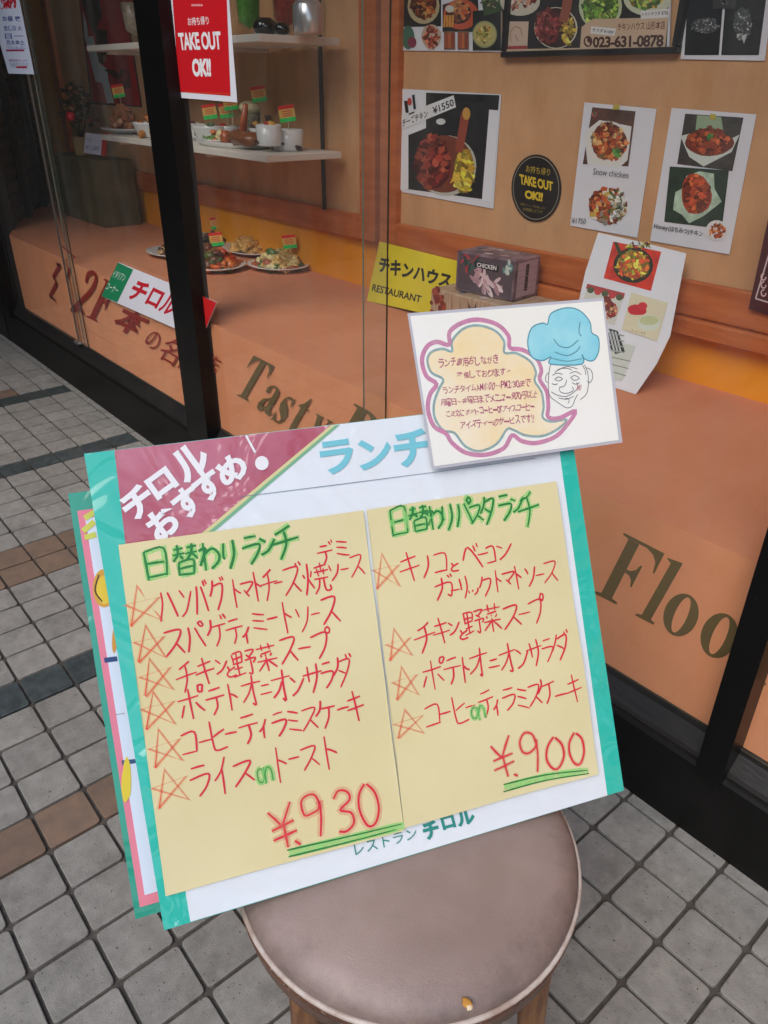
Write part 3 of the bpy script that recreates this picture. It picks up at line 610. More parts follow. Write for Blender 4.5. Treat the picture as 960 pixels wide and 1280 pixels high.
def p_tir(fl):
    fl.poly([(148, 328), (167, 337), (147, 378), (127, 370)], ink((20, 130, 84))); fl.poly([(246, 367), (271, 378), (252, 425), (226, 415)], ink((200, 24, 26)))
    rd = ink((196, 24, 44)); wt = ink((225, 235, 225))
    fl.text('イタリアン', [(144, 337), (159, 343), (155, 352), (140, 346)], wt); fl.text('コーナー', [(136, 353), (150, 359), (146, 368), (132, 361)], wt)
    fl.text('チ', [(173, 348), (190, 356), (176, 380), (158, 372)], rd, .04); fl.text('ロ', [(192, 359), (207, 366), (196, 386), (181, 379)], rd, .03); fl.text('ル', [(210, 366), (226, 374), (212, 396), (197, 388)], rd, .03)
poster('restaurant_name_sign', sp, [(148, 328), (271, 378), (252, 425), (127, 370)], 'green white and red name sign reading チロル, on the glass partly behind the black post', 'sign', p_tir, th=.002, d0=.001)

# ---------------------------------------------------------------- posters on the boards
bp = Plane((0, BY-.014, 0), (1, 0, 0), (0, 0, 1))
BR = [(120, 52, 28), (150, 70, 36), (176, 92, 44), (96, 40, 24), (190, 120, 60)]
CAR = [(176, 78, 40), (200, 100, 50), (150, 60, 34), (214, 130, 70)]
YE = [(214, 176, 60), (232, 200, 90), (206, 150, 50)]
GR = [(110, 160, 50), (150, 190, 70), (80, 130, 50), (180, 206, 96)]
BK = (34, 34, 34)
def p_cheese(fl):
    fl.poly([(509, 115), (625, 119), (612, 250), (507, 236)], fnk(BK)); fl.poly([(612, 137), (625, 138), (614, 252), (603, 250)], ink(W_)); fl.poly([(503, 113), (533, 113), (533, 160), (503, 172)], ink(W_))
    fl.poly([(511, 152), (511, 236), (500, 238), (503, 158)], ink(W_))
    fl.ell(558, 207, 38, 38, ink((190, 190, 176)), 26); fl.ell(556, 205, 36, 36, ink((120, 60, 40)), 26)
    fl.food(541, 203, 24, 36, [(128, 44, 34), (156, 60, 46), (104, 34, 30), (170, 80, 58)], 46, .26, 2); fl.food(581, 213, 13, 30, [(222, 200, 60), (236, 216, 90), (206, 160, 50), (226, 190, 70)], 26, .4, 3)
    fl.line([(574, 190), (579, 165), (583, 140)], .035, ink((150, 70, 50))); fl.ell(584, 142, 5, 8, ink((200, 150, 70)), 10); fl.ell(552, 152, 6, 4, ink((210, 214, 210)), 10)
    fl.poly([(503, 144), (568, 119), (571, 134), (503, 162)], ink((226, 228, 230))); bk = ink((30, 30, 30))
    fl.text('チーズチキン', [(504, 149), (535, 137), (536, 146), (504, 159)], bk, .02); fl.text('¥1550', [(541, 134), (567, 123), (569, 132), (543, 143)], bk, .02)
    fl.poly([(506, 126), (510, 126), (512, 141), (508, 141)], bk); fl.poly([(516, 119), (519, 118), (521, 136), (518, 137)], bk); fl.ell(513, 127, 3, 5, ink((190, 60, 50)), 8)
    fl.line([(512, 143), (519, 140)], .006, bk)
poster('cheese_chicken_poster', bp, [(503, 111), (627, 118), (617, 261), (503, 240)], 'cheese chicken poster priced ¥1550, dark food photo at left of the cork board', 'poster', p_cheese)
def p_many(fl):
    dk = fnk((36, 38, 36)); fl.poly([(501, -40), (552, -40), (552, 33), (501, 34)], dk); fl.ell(530, 8, 20, 22, ink((186, 170, 130)), 20); fl.food(530, 6, 17, 19, BR+[(170, 130, 70)], 34, .28, 4)
    fl.poly([(554, 6), (598, -8), (600, 40), (554, 40)], dk); fl.ell(577, 18, 22, 19, ink((196, 84, 50)), 20); fl.ell(574, 16, 16, 14, ink((60, 30, 24)), 16); fl.food(573, 14, 16, 15, [(206, 120, 60), (186, 84, 48), (220, 150, 80)], 14, .4, 5)
    for k in range(4): fl.line([(557+k*3.4, 19), (556+k*3.4, 34)], .012, ink((214, 146, 60)), sm=False)
    fl.ell(563, 11, 5.5, 4.5, ink((210, 208, 196)), 10)
    fl.ell(511, 47, 8, 15, ink((70, 110, 90)), 14); fl.ell(516, 53, 5.5, 7, ink((130, 50, 70)), 12)
    fl.ell(540, 46, 12, 16, ink((196, 170, 150)), 18, .06); fl.food(540, 46, 11, 15, [(176, 70, 50), (200, 110, 80), (150, 60, 44)], 20, .34, 7)
    for x in (563, 580):
        fl.poly([(x-7, 39), (x+7, 39), (x+7, 62), (x-7, 62)], ink((126, 90, 70)))
        for k in range(3): fl.line([(x-4+k*4, 41), (x-4+k*4, 60)], .012, ink(CAR[k]), sm=False)
    fl.poly([(592, 14), (627, 10), (627, 63), (592, 63)], dk); fl.poly([(600, -20), (628, -20), (628, 14), (606, 20)], ink((60, 84, 50))); fl.food(613, 3, 12, 8, [(70, 90, 50), (190, 180, 150), (90, 60, 50)], 14, .35, 9)
    fl.ell(607, 43, 15.5, 17, ink((150, 156, 110)), 22); fl.ell(607, 43, 14, 15, ink((186, 176, 110)), 22); fl.food(607, 43, 11, 12, [(196, 170, 80), (190, 120, 50), (120, 140, 60), (216, 196, 120)], 20, .3, 8)
poster('dish_collage_poster', bp, [(499, -42), (627, -40), (627, 65), (499, 63)], 'collage poster of many small dishes, left of the black framed menu', 'poster', p_many)
def p_chk(fl):
    for i, q in enumerate(((528, 12),)): pass
    dk = fnk((40, 34, 32)); cr = ink((206, 176, 146)); fl.poly([(630, -50), (840, -50), (835, 64), (630, 66)], dk)
    fl.ell(652, 2, 25, 18, ink((206, 200, 180)), 22); fl.food(652, 0, 21, 15, [(214, 150, 120), (180, 70, 56), (230, 206, 190)], 22, .3, 11)
    fl.poly([(632, 27), (663, 27), (661, 63), (631, 63)], ink((206, 180, 160)));
    for a, b in (((640, 40), (646, 33)), ((646, 33), (653, 36)), ((653, 36), (655, 46)), ((640, 40), (641, 52)), ((646, 44), (650, 52))): fl.line([a, b], .003, ink((170, 110, 90)))
    fl.poly([(631, 58), (661, 57), (661, 63), (631, 64)], ink((170, 60, 60)))
    fl.ell(697, 35, 27, 26, ink((214, 206, 180)), 24); fl.ell(697, 35, 25, 25, ink((60, 36, 30)), 24); fl.food(687, 32, 17, 24, [(140, 58, 56), (166, 84, 78), (120, 46, 44)], 34, .28, 12); fl.food(712, 38, 9, 20, YE, 16, .4, 13); fl.line([(706, 28), (710, 12), (713, -6)], .03, ink((150, 84, 60)))
    fl.ell(753, 8, 27, 30, ink((196, 206, 160)), 22); fl.food(753, 8, 24, 28, GR, 60, .2, 14)
    fl.ell(812, -2, 30, 22, ink((206, 210, 180)), 22); fl.food(810, -4, 24, 17, GR+YE[:2], 30, .26, 15)
    fl.poly([(730, 34), (744, 24), (838, 22), (834, 64), (630, 65), (630, 62), (728, 60)], cr)
    fl.text('チキンハウス 山形本店', [(775, 29), (835, 26), (834, 37), (775, 39)], ink((110, 60, 40)), .015)
    fl.text('023-631-0878', [(744, 46), (833, 43), (832, 59), (744, 60)], ink((70, 34, 26)), .035, .92); fl.ell(738, 52, 5.5, 7, ink((70, 34, 26)), 16); fl.line([(736, 48), (736, 53), (740, 56)], .006, cr)
    fl.poly([(804, 14), (840, 11), (840, 22), (804, 24)], ink((228, 226, 224))); fl.text('トマトサラダ ¥700', [(806, 16), (838, 13), (838, 19), (806, 21)], ink((40, 40, 40)), .01)
    fl.poly([(742, 33), (773, 36), (771, 45), (741, 42)], ink((228, 226, 224))); fl.text('サラダ ¥1000', [(744, 35), (771, 38), (769, 43), (743, 40)], ink((40, 40, 40)), .01)
r = poster('framed_chicken_menu', bp, [(630, -60), (843, -60), (838, 66), (630, 64)], 'black framed menu poster with salad photos and the phone number 023-631-0878', 'poster', p_chk, th=.002, d0=.006)
# its black frame
g = Geo(); fp_ = Plane((0, BY-.034, 0), (1, 0, 0), (0, 0, 1)); q0 = fp_.px(625.5, 71); q1 = fp_.px(842, 72.5); zt = fp_.px(640, -60)[1]
for (x0, z0, x1, z1) in ((q0[0], q0[1]-.002, q1[0]+.004, q0[1]+.012), (q0[0], q0[1]+.0125, q0[0]+.012, zt), (q1[0]-.010, q0[1]+.0125, q1[0]+.004, zt)): g.box((x0, BY-.034, z0), (x1, BY-.0145, z1), bev=.002)
g.build('picture_frame', mat('frame_black', (26, 22, 20), .35), r)
def p_bw(fl):
    dk = ink((22, 24, 26)); gy = [(120, 124, 124), (170, 172, 170), (90, 96, 96), (60, 66, 66)]
    fl.poly([(862, -30), (907, -30), (899, 69), (856, 69)], dk); fl.poly([(910, -30), (962, -30), (949, 69), (902, 69)], dk)
    fl.food(882, 32, 19, 10, gy, 40, .16, 21); fl.food(929, 30, 12, 22, gy, 44, .16, 22); fl.poly([(892, -30), (925, -30), (920, 11), (892, 11)], ink((60, 60, 60))); fl.food(905, 4, 8, 5, gy, 8, .4, 23)
    fl.poly([(928, 45), (935, 42), (931, 55)], ink((196, 200, 200)))
poster('dark_photo_pair', bp, [(864, -40), (972, -40), (956, 76), (851, 74)], 'sheet with two dark photos of dishes in the top right corner, green pins', 'poster', p_bw)
def p_snow(fl):
    fl.poly([(741, 134), (795, 139), (786, 208), (729, 205)], fnk((90, 60, 46))); fl.poly([(735, 205), (731, 165), (750, 150), (790, 158), (785, 200), (774, 210)], ink((222, 222, 218)))
    fl.ell(760, 178, 28, 27, ink((224, 222, 214)), 22); fl.food(762, 177, 24, 25, CAR+[(206, 160, 100), (214, 180, 120)], 46, .24, 31); fl.food(771, 192, 7, 6, [(80, 140, 60)], 4, .5, 32); fl.food(747, 143, 5, 7, [(190, 90, 90), (84, 100, 60)], 6, .5, 35)
    fl.text('Snow chicken', [(743, 210), (787, 215), (786, 223), (742, 218)], ink((80, 74, 80)))
    fl.food(761, 257, 25, 25, CAR+[(224, 214, 190), (206, 176, 80), (232, 226, 214)], 50, .24, 33); fl.food(772, 255, 12, 22, [(232, 230, 220), (90, 110, 60), (206, 200, 180)], 22, .26, 34)
    fl.text('¥1750', [(716, 272), (734, 273), (733, 280), (716, 279)], ink((90, 90, 96)))
    fl.poly([(768, 131), (776, 131), (775, 137), (767, 137)], ink((190, 170, 70)))
poster('snow_chicken_sheet', bp, [(731, 128), (821, 136), (797, 297), (713, 282)], 'white sheet captioned Snow chicken with two food photos', 'poster', p_snow)
def p_hon(fl):
    fl.poly([(857, 142), (930, 147), (916, 214), (847, 205)], fnk((66, 62, 56))); fl.poly([(872, 144), (902, 146), (905, 166), (870, 162)], ink((150, 172, 140)))
    fl.poly([(851, 170), (862, 167), (902, 180), (925, 168), (915, 190), (880, 208), (862, 196)], ink((206, 216, 206))); fl.ell(887, 179, 30, 16, ink((120, 56, 34)), 20, .05); fl.food(886, 176, 28, 17, CAR[:3], 34, .3, 41); fl.food(888, 170, 5, 5, [(70, 140, 60)], 4, .5, 42)
    fl.poly([(838, 208), (912, 213), (903, 286), (831, 277)], fnk((44, 62, 46))); fl.poly([(845, 240), (842, 262), (853, 268), (862, 279), (880, 270), (903, 252), (894, 236), (893, 217), (875, 214), (858, 220), (860, 232)], fnk((176, 200, 176)))
    fl.ell(871, 243, 19, 26, ink((170, 70, 40)), 18, .08); fl.food(871, 243, 18, 25, CAR[:3]+[(190, 80, 44)], 30, .3, 43)
    fl.text('Honey', [(819, 279), (836, 282), (835, 290), (818, 287)], ink((36, 34, 40)), .01); fl.text('(はちみつ)チキン', [(837, 282), (880, 289), (879, 297), (836, 290)], ink((36, 34, 40)), .01); fl.ell(897, 288, 14, 13, ink((222, 220, 218)), 18); fl.food(897, 288, 11, 10, CAR, 16, .35, 44)
    fl.poly([(889, 142), (896, 143), (895, 150), (888, 149)], ink((190, 170, 70)))
poster('honey_chicken_sheet', bp, [(840, 135), (946, 143), (912, 318), (813, 301)], 'white sheet captioned Honey チキン with fried chicken photos, right of the Snow chicken sheet', 'poster', p_hon)
st = slab(bp, [(671+31*math.cos(a*math.pi/18), 235+42*math.sin(a*math.pi/18)) for a in range(36)], .002, mat('sticker_black', (34, 28, 24), .35, var=.1), 'take_out_sticker', None, .003)
tag(st, 'round black TAKE OUT OK sticker with yellow letters on the cork board', 'sticker')
fl = Flat(bp, .0034); ye = ink((222, 190, 40)); fl.line([(671+28.5*math.cos(a*math.pi/16), 235+39*math.sin(a*math.pi/16)) for a in range(32)], .0022, ink((150, 140, 120)), closed=True)
fl.text('お持ち帰り', [(659, 206), (689, 211), (688, 220), (658, 215)], ink((196, 170, 50))); fl.text('TAKE OUT', [(650, 217), (692, 227), (692, 239), (651, 230)], ye, .04, .92); fl.text('OK!!', [(657, 237), (680, 241), (679, 252), (657, 248)], ye, .05, .9)
fl.text('各種メニュー対応致します', [(651, 253), (683, 259), (683, 262), (651, 256)], ink((150, 130, 60))); fl.text('お気軽にどうぞ', [(655, 259), (679, 263), (679, 267), (655, 263)], ink((170, 150, 60)))
fl.build('print', st)
def p_mar(fl):
    fl.line([(945, 373), (962, 378)], .004, ink((220, 200, 200))); fl.line([(945, 373), (970, 290)], .004, ink((220, 200, 200)))
    for k in range(3): fl.line([(955+3*math.cos(a), 366-k*10+4*math.sin(a)) for a in (0, 1, 2, 3, 4, 5)], .003, ink((220, 190, 190)))
poster('maroon_sign', bp.off(.03), [(963, 262), (1010, 268), (1010, 410), (936, 386)], 'dark maroon sign with thin white border at the right edge above the display deck', 'sign', p_mar, m=mat('maroon', (74, 18, 22), .45, var=.08), th=.004)
# curling sheet standing on the deck against the board (tilted plane)
tl = on(748, 292, 1, BY-.05); bl_ = on(795, 493, 2, DZ+.001)
exh = Vector((1, 0, 0)); eyh = Vector((0, tl.y-bl_.y, tl.z-bl_.z)).normalized(); hp = Plane(tl, exh, eyh)
if hp.n.y > 0: hp.n = -hp.n
def p_hang(fl):
    fl.poly([(767, 302), (827, 315), (814, 364), (755, 348)], fnk((206, 54, 30))); fl.ell(792, 332, 25, 22, ink((40, 44, 24)), 20); fl.food(792, 331, 22, 19, [(214, 170, 50), (226, 110, 50), (150, 160, 60), (206, 80, 40), (236, 200, 80)], 44, .26, 51); fl.poly([(768, 303), (772, 303), (779, 318), (774, 320)], ink((60, 66, 30))); fl.food(800, 308, 18, 5, [(190, 190, 60), (90, 40, 36)], 16, .3, 53)
    fl.poly([(735, 355), (782, 367), (769, 407), (727, 393)], ink((206, 206, 196))); fl.poly([(735, 355), (782, 367), (780, 374), (733, 361)], ink((170, 60, 60)))
    for k in range(5): fl.ell(739+k*9, 363+k*2.3, 4.5, 4, ink((190, 60, 60) if k % 2 else (80, 90, 60)), 10)
    fl.ell(759, 380, 7, 10, ink((120, 50, 40)), 12); fl.ell(768, 388, 5, 8, ink((190, 120, 90)), 12); fl.food(762, 388, 10, 12, [(190, 50, 50), (206, 150, 110), (90, 50, 40)], 14, .3, 52)
    fl.poly([(790, 366), (836, 379), (822, 427), (778, 412)], ink((214, 206, 176))); fl.ell(797, 388, 12, 7, ink((196, 40, 50)), 14, .1); fl.ell(804, 383, 6, 5, ink((206, 50, 60)), 12); fl.ell(812, 404, 14, 10, ink((206, 216, 200)), 18); fl.ell(812, 401, 12, 6, ink((190, 196, 150)), 18); fl.text('コーヒー付き', [(790, 411), (808, 416), (807, 420), (789, 415)], ink((120, 100, 90)))
    fl.poly([(764, 425), (795, 433), (778, 476), (765, 474)], ink((200, 206, 198)))
    fl.poly([(762, 411), (773, 414), (782, 440), (770, 443), (760, 432)], ink((40, 44, 44)))
    for k in range(3): fl.line([(762+k*4, 413+k*1), (769+k*4, 441)], .006, ink((190, 196, 196)))
    for k in range(4): fl.line([(762, 417+k*7), (781, 420+k*7)], .004, ink((150, 156, 156)))
    for k in range(3): fl.line([(766, 447+k*9), (789-k*3, 452+k*9)], .003, ink((120, 130, 120)))
poster('curled_menu_sheet', hp, [(748, 291), (803, 303), (858, 317), (838, 420), (821, 455), (795, 493), (722, 470), (722, 385), (732, 340)], 'long white sheet with dish photos, leaning from the board down onto the deck', 'menu sheet', p_hang)
# red dance poster on the left board
def p_red(fl):
    fl.poly([(95, -40), (150, -40), (176, 132), (116, 128)], ink((176, 22, 28))); g_ = ink((196, 200, 200))
    fl.poly([(104, 14), (109, 30), (111, 46), (117, 45), (124, 78), (134, 86), (136, 100), (143, 129), (134, 129), (128, 104), (120, 102), (112, 70), (106, 44)], g_)
    fl.poly([(96, -30), (120, -30), (128, 20), (118, 44), (104, 10)], ink((60, 40, 36))); fl.poly([(119, 36), (134, 38), (136, 64), (130, 80), (124, 78)], ink((56, 18, 20)))
    fl.poly([(140, 60), (158, 62), (170, 130), (146, 130), (140, 100)], ink((150, 14, 22))); fl.ell(131, 73, 2.5, 5, ink((150, 110, 90)), 8); fl.food(150, 100, 12, 26, [(150, 16, 20), (100, 14, 18)], 10, .4, 61)
poster('red_figure_poster', bp, [(92, -60), (148, -60), (178, 134), (114, 130)], 'dark red poster with a pale zigzag figure behind the left end of the shelves', 'poster', p_red, m=mat('poster_edge', (60, 40, 36), .5))

# yellow card and two product boxes
bl = on(461, 376, 2, DZ+.001); tp = BY-.075
eyy = Vector((0, .42, 1)).normalized(); yp = Plane((bl.x, bl.y, DZ), (1, 0, 0), eyy)
if yp.n.y > 0: yp.n = -yp.n
def p_yel(fl):
    bk = ink((30, 26, 16)); fl.text('チキンハウス', [(476, 320), (567, 343), (563, 361), (473, 340)], bk, .045); fl.text('RESTAURANT', [(467, 355), (528, 370), (526, 379), (465, 364)], bk, .025)
poster('restaurant_card', yp, [(475, 302), (583, 329), (575, 402), (459, 376)], 'yellow card reading チキンハウス RESTAURANT leaning on the wall', 'card', p_yel, m=mat('card_yellow', (226, 206, 40), .45, scale=6, rgb2=(214, 194, 36)), th=.004, d0=.002)
m_pk = mat('carton_pink', (150, 120, 128), .5, scale=22, rgb2=(84, 64, 72))
m_wd = mat('carton_wood', (190, 166, 140), .5, scale=10, rgb2=(160, 128, 100), stretch=(12, 1, 1))
m_red = mat('carton_dark', (110, 60, 50), .5, scale=30, rgb2=(60, 34, 30))
def carton(name, label, x0, x1, y0, y1, z0, z1, rot, ms, paint):
    c = Vector(((x0+x1)/2, (y0+y1)/2, z0)); M = Matrix.Translation(c) @ Matrix.Rotation(R_(rot), 4, 'Z') @ Matrix.Translation(-c)
    r = empty(name, c); tag(r, label, 'carton')
    g = Geo(); g.box((x0, y0, z0), (x1, y1, z1), M=M, bev=.003); g.build('carton_body', ms[0], r)
    F = Plane(M @ Vector((x0, y0, z0)), M.to_3x3() @ Vector((1, 0, 0)), (0, 0, 1)); S_ = Plane(M @ Vector((x1, y0, z0)), M.to_3x3() @ Vector((0, 1, 0)), (0, 0, 1))
    fl = Flat(F, .0008); paint(fl); fl.build('front_print', r); 
    fs = Flat(S_, .0008); paint_side(fs, y1-y0, z1-z0); fs.build('side_print', r)
    fl = Flat(Plane(M @ Vector((x0, y0, z1)), M.to_3x3() @ Vector((1, 0, 0)), M.to_3x3() @ Vector((0, 1, 0))), .0008); rr = random.Random(4)
    for k in range(9): x = rr.uniform(.02, x1-x0-.03); y = rr.uniform(.015, y1-y0-.02); fl.poly_ab([(x+.016*math.cos(a), y+.012*math.sin(a)) for a in range(6)], ink(rr.choice([(206, 186, 190), (110, 70, 66), (180, 150, 150), (84, 84, 96)])))
    fl.build('top_print', r); return r
def paint_side(fl, w, h):
    fl.poly_ab([(w*.1, h*.08), (w*.9, h*.08), (w*.9, h*.92), (w*.1, h*.92)], ink((176, 150, 160))); fl.poly_ab([(w*.42, h*.2), (w*.55, h*.2), (w*.55, h*.85), (w*.42, h*.85)], ink((50, 44, 48)))
    for k in range(4): fl.line_ab([(w*.1, h*(.25+k*.16)), (w*.9, h*(.25+k*.16))], .002, ink((140, 116, 126)))
def abtext(fl, t, x0, y0, x1, y1, m, bold=0.):
    vs, fs = font_mesh(t, bold); a0 = min(v[0] for v in vs); a1 = max(v[0] for v in vs); b0 = min(v[1] for v in vs); b1 = max(v[1] for v in vs)
    fl.raw([(x0+(x-a0)/(a1-a0)*(x1-x0), y0+(y-b0)/(b1-b0)*(y1-y0)) for x, y in vs], fs, m)
def abfood(fl, cx, cy, rx, ry, cols, n, sz, seed):
    r = random.Random(seed)
    for i in range(n):
        a = r.uniform(0, 6.28); d = math.sqrt(r.random())*(1-sz*.5); x, y = cx+rx*d*math.cos(a), cy+ry*d*math.sin(a); k = r.uniform(.5, 1.1)*sz; t = r.uniform(0, 3)
        fl.poly_ab([(x+rx*k*math.cos(q)*math.cos(t)-ry*k*.6*math.sin(q)*math.sin(t), y+rx*k*math.cos(q)*math.sin(t)+ry*k*.6*math.sin(q)*math.cos(t)) for q in [j*.785 for j in range(8)]], ink(r.choice(cols)))
def c_up(fl):
    w, h = .205, .112; fl.poly_ab([(.006, .006), (w-.006, .006), (w-.006, h-.006), (.006, h-.006)], ink((84, 70, 78)))
    abfood(fl, .05, .085, .04, .024, [(60, 90, 84), (170, 60, 66), (40, 60, 56)], 16, .4, 1); abfood(fl, .18, .09, .022, .02, [(90, 140, 136), (190, 200, 190)], 9, .5, 3)
    abfood(fl, .11, .042, .062, .036, [(214, 186, 190), (190, 150, 158), (226, 206, 206), (170, 130, 140)], 26, .36, 2)
    fl.poly_ab([(.066, .076), (.15, .072), (.15, .09), (.066, .094)], ink((30, 28, 30))); abtext(fl, 'CHICKEN', .074, .077, .142, .089, ink((226, 226, 226)), .02)
def c_lo(fl):
    for k in range(9): fl.line_ab([(.02+k*.032, .004), (.02+k*.032, .13)], .0018, ink((130, 100, 76)))
    abfood(fl, .03, .09, .04, .06, [(120, 40, 30), (160, 70, 44), (90, 30, 26)], 20, .35, 5); abfood(fl, .30, .09, .07, .06, [(90, 60, 60), (150, 120, 120), (70, 50, 56)], 18, .35, 6)
    fl.poly_ab([(.13, .03), (.2, .03), (.2, .085), (.13, .085)], ink((44, 34, 30))); abtext(fl, 'CHICKEN', .138, .05, .192, .068, ink((220, 200, 170)), .02)
    for q in (((.155, .09), (.15, .125), (.16, .11), (.175, .115), (.18, .13), (.18, .1), (.17, .09)),): fl.poly_ab(list(q), ink((50, 34, 28)))
carton('product_carton', 'low wood patterned carton with a rooster mark, beside the yellow card', -1.66, -1.27, 1.60, 1.77, DZ+.001, .724, 2, (m_wd,), c_lo)
carton('product_carton', 'pinkish grey carton printed with chicken pieces, on top of the wood patterned carton', -1.60, -1.395, 1.64, 1.76, .7255, .8375, 6, (m_pk,), c_up)

# ---------------------------------------------------------------- dishes of model food
m_ch = mat('china', (226, 224, 222), .18, coat=.3, spec=.5)
m_clr = clear('drink_glass', (.93, .95, .94), 1.3)
def fm(c): return mat('food_%d_%d_%d' % c, c, .38, var=.3, scale=70, bump=.4, bscale=180, coat=.25)
def flag(r, p, h=.06, w_=.034, rot=0., red=False):
    w_ = .058; h *= 1.1
    g = Geo().tube([(p[0], p[1], p[2]), (p[0], p[1], p[2]+h)], .0012, 6, 0)
    M = Matrix.Translation(Vector((p[0], p[1], p[2]+h-.03))) @ Matrix.Rotation(rot, 4, 'Z') @ Matrix.Rotation(R_(-8), 4, 'Y'); hh = .052
    for z0, z1, m in ((0, .26, 3), (.2601, .78, 2), (.7801, 1, 1)): g.box((-w_/2, -.001, z0*hh), (w_/2, .001, z1*hh), m, M)
    for k in range(3): g.box((-w_*.33, -.0016, hh*(.36+k*.13)), (w_*.33, -.0011, hh*(.41+k*.13)), 1, M)
    g.build('price_flag', [mat('pick', (200, 190, 160)), mat('flag_red', (224, 36, 26), .5), mat('flag_cream', (226, 180, 90), .5) if not red else mat('flag_red', (224, 36, 26)), mat('flag_green', (40, 200, 90), .5)], r)
def plate(p, rx, ry, label, cols, nfood=40, fr=.62, hgt=.03, rot=0., prof=None, fl_=None, name='food_plate', sz=.14, deep=0., strands=0):
    r = empty(name, p); tag(r, label, 'plate of food', 'plates of model food')
    pf = prof or [(0, .006), (.5, .006), (.52, 0), (.56, 0), (.6, .005), (.97, .018+deep), (1.0, .021+deep), (.98, .023+deep), (.6, .010), (.0, .009)]
    g = Geo().lathe([(a, b) for a, b in pf], p, 36, 0, rx, ry, rot); g.build('plate', m_ch, r, smooth=True)
    rr = random.Random(label); g = Geo(); c, sn = math.cos(rot), math.sin(rot); z0 = p[2]+.010
    for i in range(nfood):
        a = rr.uniform(0, 6.28); d = math.sqrt(rr.random())*fr; x, y = rx*d*math.cos(a), ry*d*math.sin(a); s_ = sz*min(rx, ry)*rr.uniform(.7, 1.3)
        g.blob((p[0]+x*c-y*sn, p[1]+x*sn+y*c, z0+hgt*(1-(d/fr)**2)*rr.uniform(.3, 1)), s_, rr.randrange(len(cols)), i, (rr.uniform(.7, 1.5), rr.uniform(.7, 1.3), rr.uniform(.4, .9)), .35)
    for i in range(strands):
        a = rr.uniform(0, 6.28); d = rr.uniform(.1, fr); pts = []
        for k in range(7):
            aa = a+k*.5; dd = d*(.8+.25*math.sin(k*1.7+i)); x, y = rx*dd*math.cos(aa), ry*dd*math.sin(aa)
            pts.append((p[0]+x*c-y*sn, p[1]+x*sn+y*c, z0+hgt*(1-(dd/fr)**2)*.9+rr.uniform(0, .006)))
        g.tube(pts, .0016, 5, 0)
    g.build('food', [fm(q) for q in cols], r, smooth=True)
    if fl_:
        for (dx, dy, h, rt_) in fl_: flag(r, (p[0]+dx, p[1]+dy, p[2]+.015+hgt*.5), h, .036, rt_)
    return r
def od(u, v, z=DZ+.001): q = on(u, v, 2, z+.012); return (q.x, q.y, z)
FR = R_(38)
plate(od(268, 332), .138, .128, 'plate of orange shrimp pasta with a price flag, nearest on the deck', [(214, 96, 40), (196, 70, 30), (222, 124, 60), (110, 60, 34), (90, 96, 44)], 130, .7, .075, 0, fl_=[(-.05, .05, .05, FR)], strands=14, sz=.15)
plate(od(348, 332), .138, .118, 'white plate of creamy pasta with green vegetables, rightmost on the deck', [(222, 196, 130), (206, 170, 100), (84, 116, 56), (232, 214, 164), (176, 96, 70)], 120, .76, .065, .2, fl_=[(.02, .05, .055, FR)], strands=40, sz=.15)
plate(od(312, 313), .16, .11, 'plate of plain spaghetti behind the shrimp pasta', [(216, 166, 92), (196, 140, 70)], 50, .66, .065, 0, fl_=[(-.0, .04, .055, FR)], strands=110)
plate(od(264, 302), .13, .11, 'plate of dark sauce dish with a small flag, at the back by the wall', [(96, 56, 44), (66, 36, 30), (170, 156, 140)], 60, .66, .05, 0, fl_=[(.0, .04, .05, FR)])
plate(od(300, 297), .11, .05, 'empty looking oval side dish at the back by the amber wall', [(176, 160, 140)], 8, .4, .008, .4, name='side_dish')
plate(od(340, 311), .10, .05, 'empty oval dish between the spaghetti and the creamy pasta, at the back', [(186, 170, 150)], 6, .4, .008, .3, name='side_dish')
plate(od(221, 316), .15, .12, 'white plate half hidden behind the black post, with a dark dish', [(80, 50, 40), (110, 70, 50), (190, 150, 100)], 50, .6, .05, .2)
SZ = 1.046
def sx(u, v, y): return on(u, v, 1, y).x
def os_(u, v, z=SZ): q = on(u, v, 2, z+.01); return (q.x, min(max(q.y, 1.52), 1.76), z)
sq_ = [(0, .006), (.8, .006), (.82, 0), (.86, 0), (.9, .006), (1.0, .016), (.99, .018), (.86, .010), (0, .009)]
pl_ = plate((sx(292, 178, 1.60), 1.60, SZ), .22, .10, 'long white platter with a brown steak and a lemon wedge, on the lower shelf', [(120, 66, 34), (96, 50, 28)], 6, .15, .01, .05, prof=sq_, sz=.2)
X = sx(306, 168, 1.555); g = Geo(); g.blob((X, 1.56, SZ+.034), .058, 0, 3, (1.35, .9, .42), .22, 14, 9); g.blob((X-.12, 1.545, SZ+.03), .026, 1, 5, (1, .8, 1), .2); g.blob((X-.16, 1.55, SZ+.035), .022, 2, 5, (1.3, .8, 1), .1); g.tube([(X-.10, 1.60, SZ+.02), (X-.055, 1.60, SZ+.14)], lambda t: .019*(1-t*.5), 8, 1)
g.build('steak', [fm((128, 72, 36)), fm((170, 84, 44)), fm((226, 210, 160))], pl_, smooth=True)
bowlp = [(0, .004), (.5, .004), (.55, 0), (.62, 0), (.7, .01), (.95, .05), (1, .058), (.95, .058), (.86, .045), (0, .04)]
ram = [(0, 0), (.88, 0), (.92, .004), (1, .066), (.95, .066), (.9, .052), (0, .05)]
plate((sx(336, 165, 1.57), 1.57, SZ+.018), .046, .044, 'white ramekin with a red topping, on the platter', [(190, 50, 34), (224, 170, 70), (70, 40, 30)], 14, .7, .085, prof=ram, name='ramekin', sz=.3)
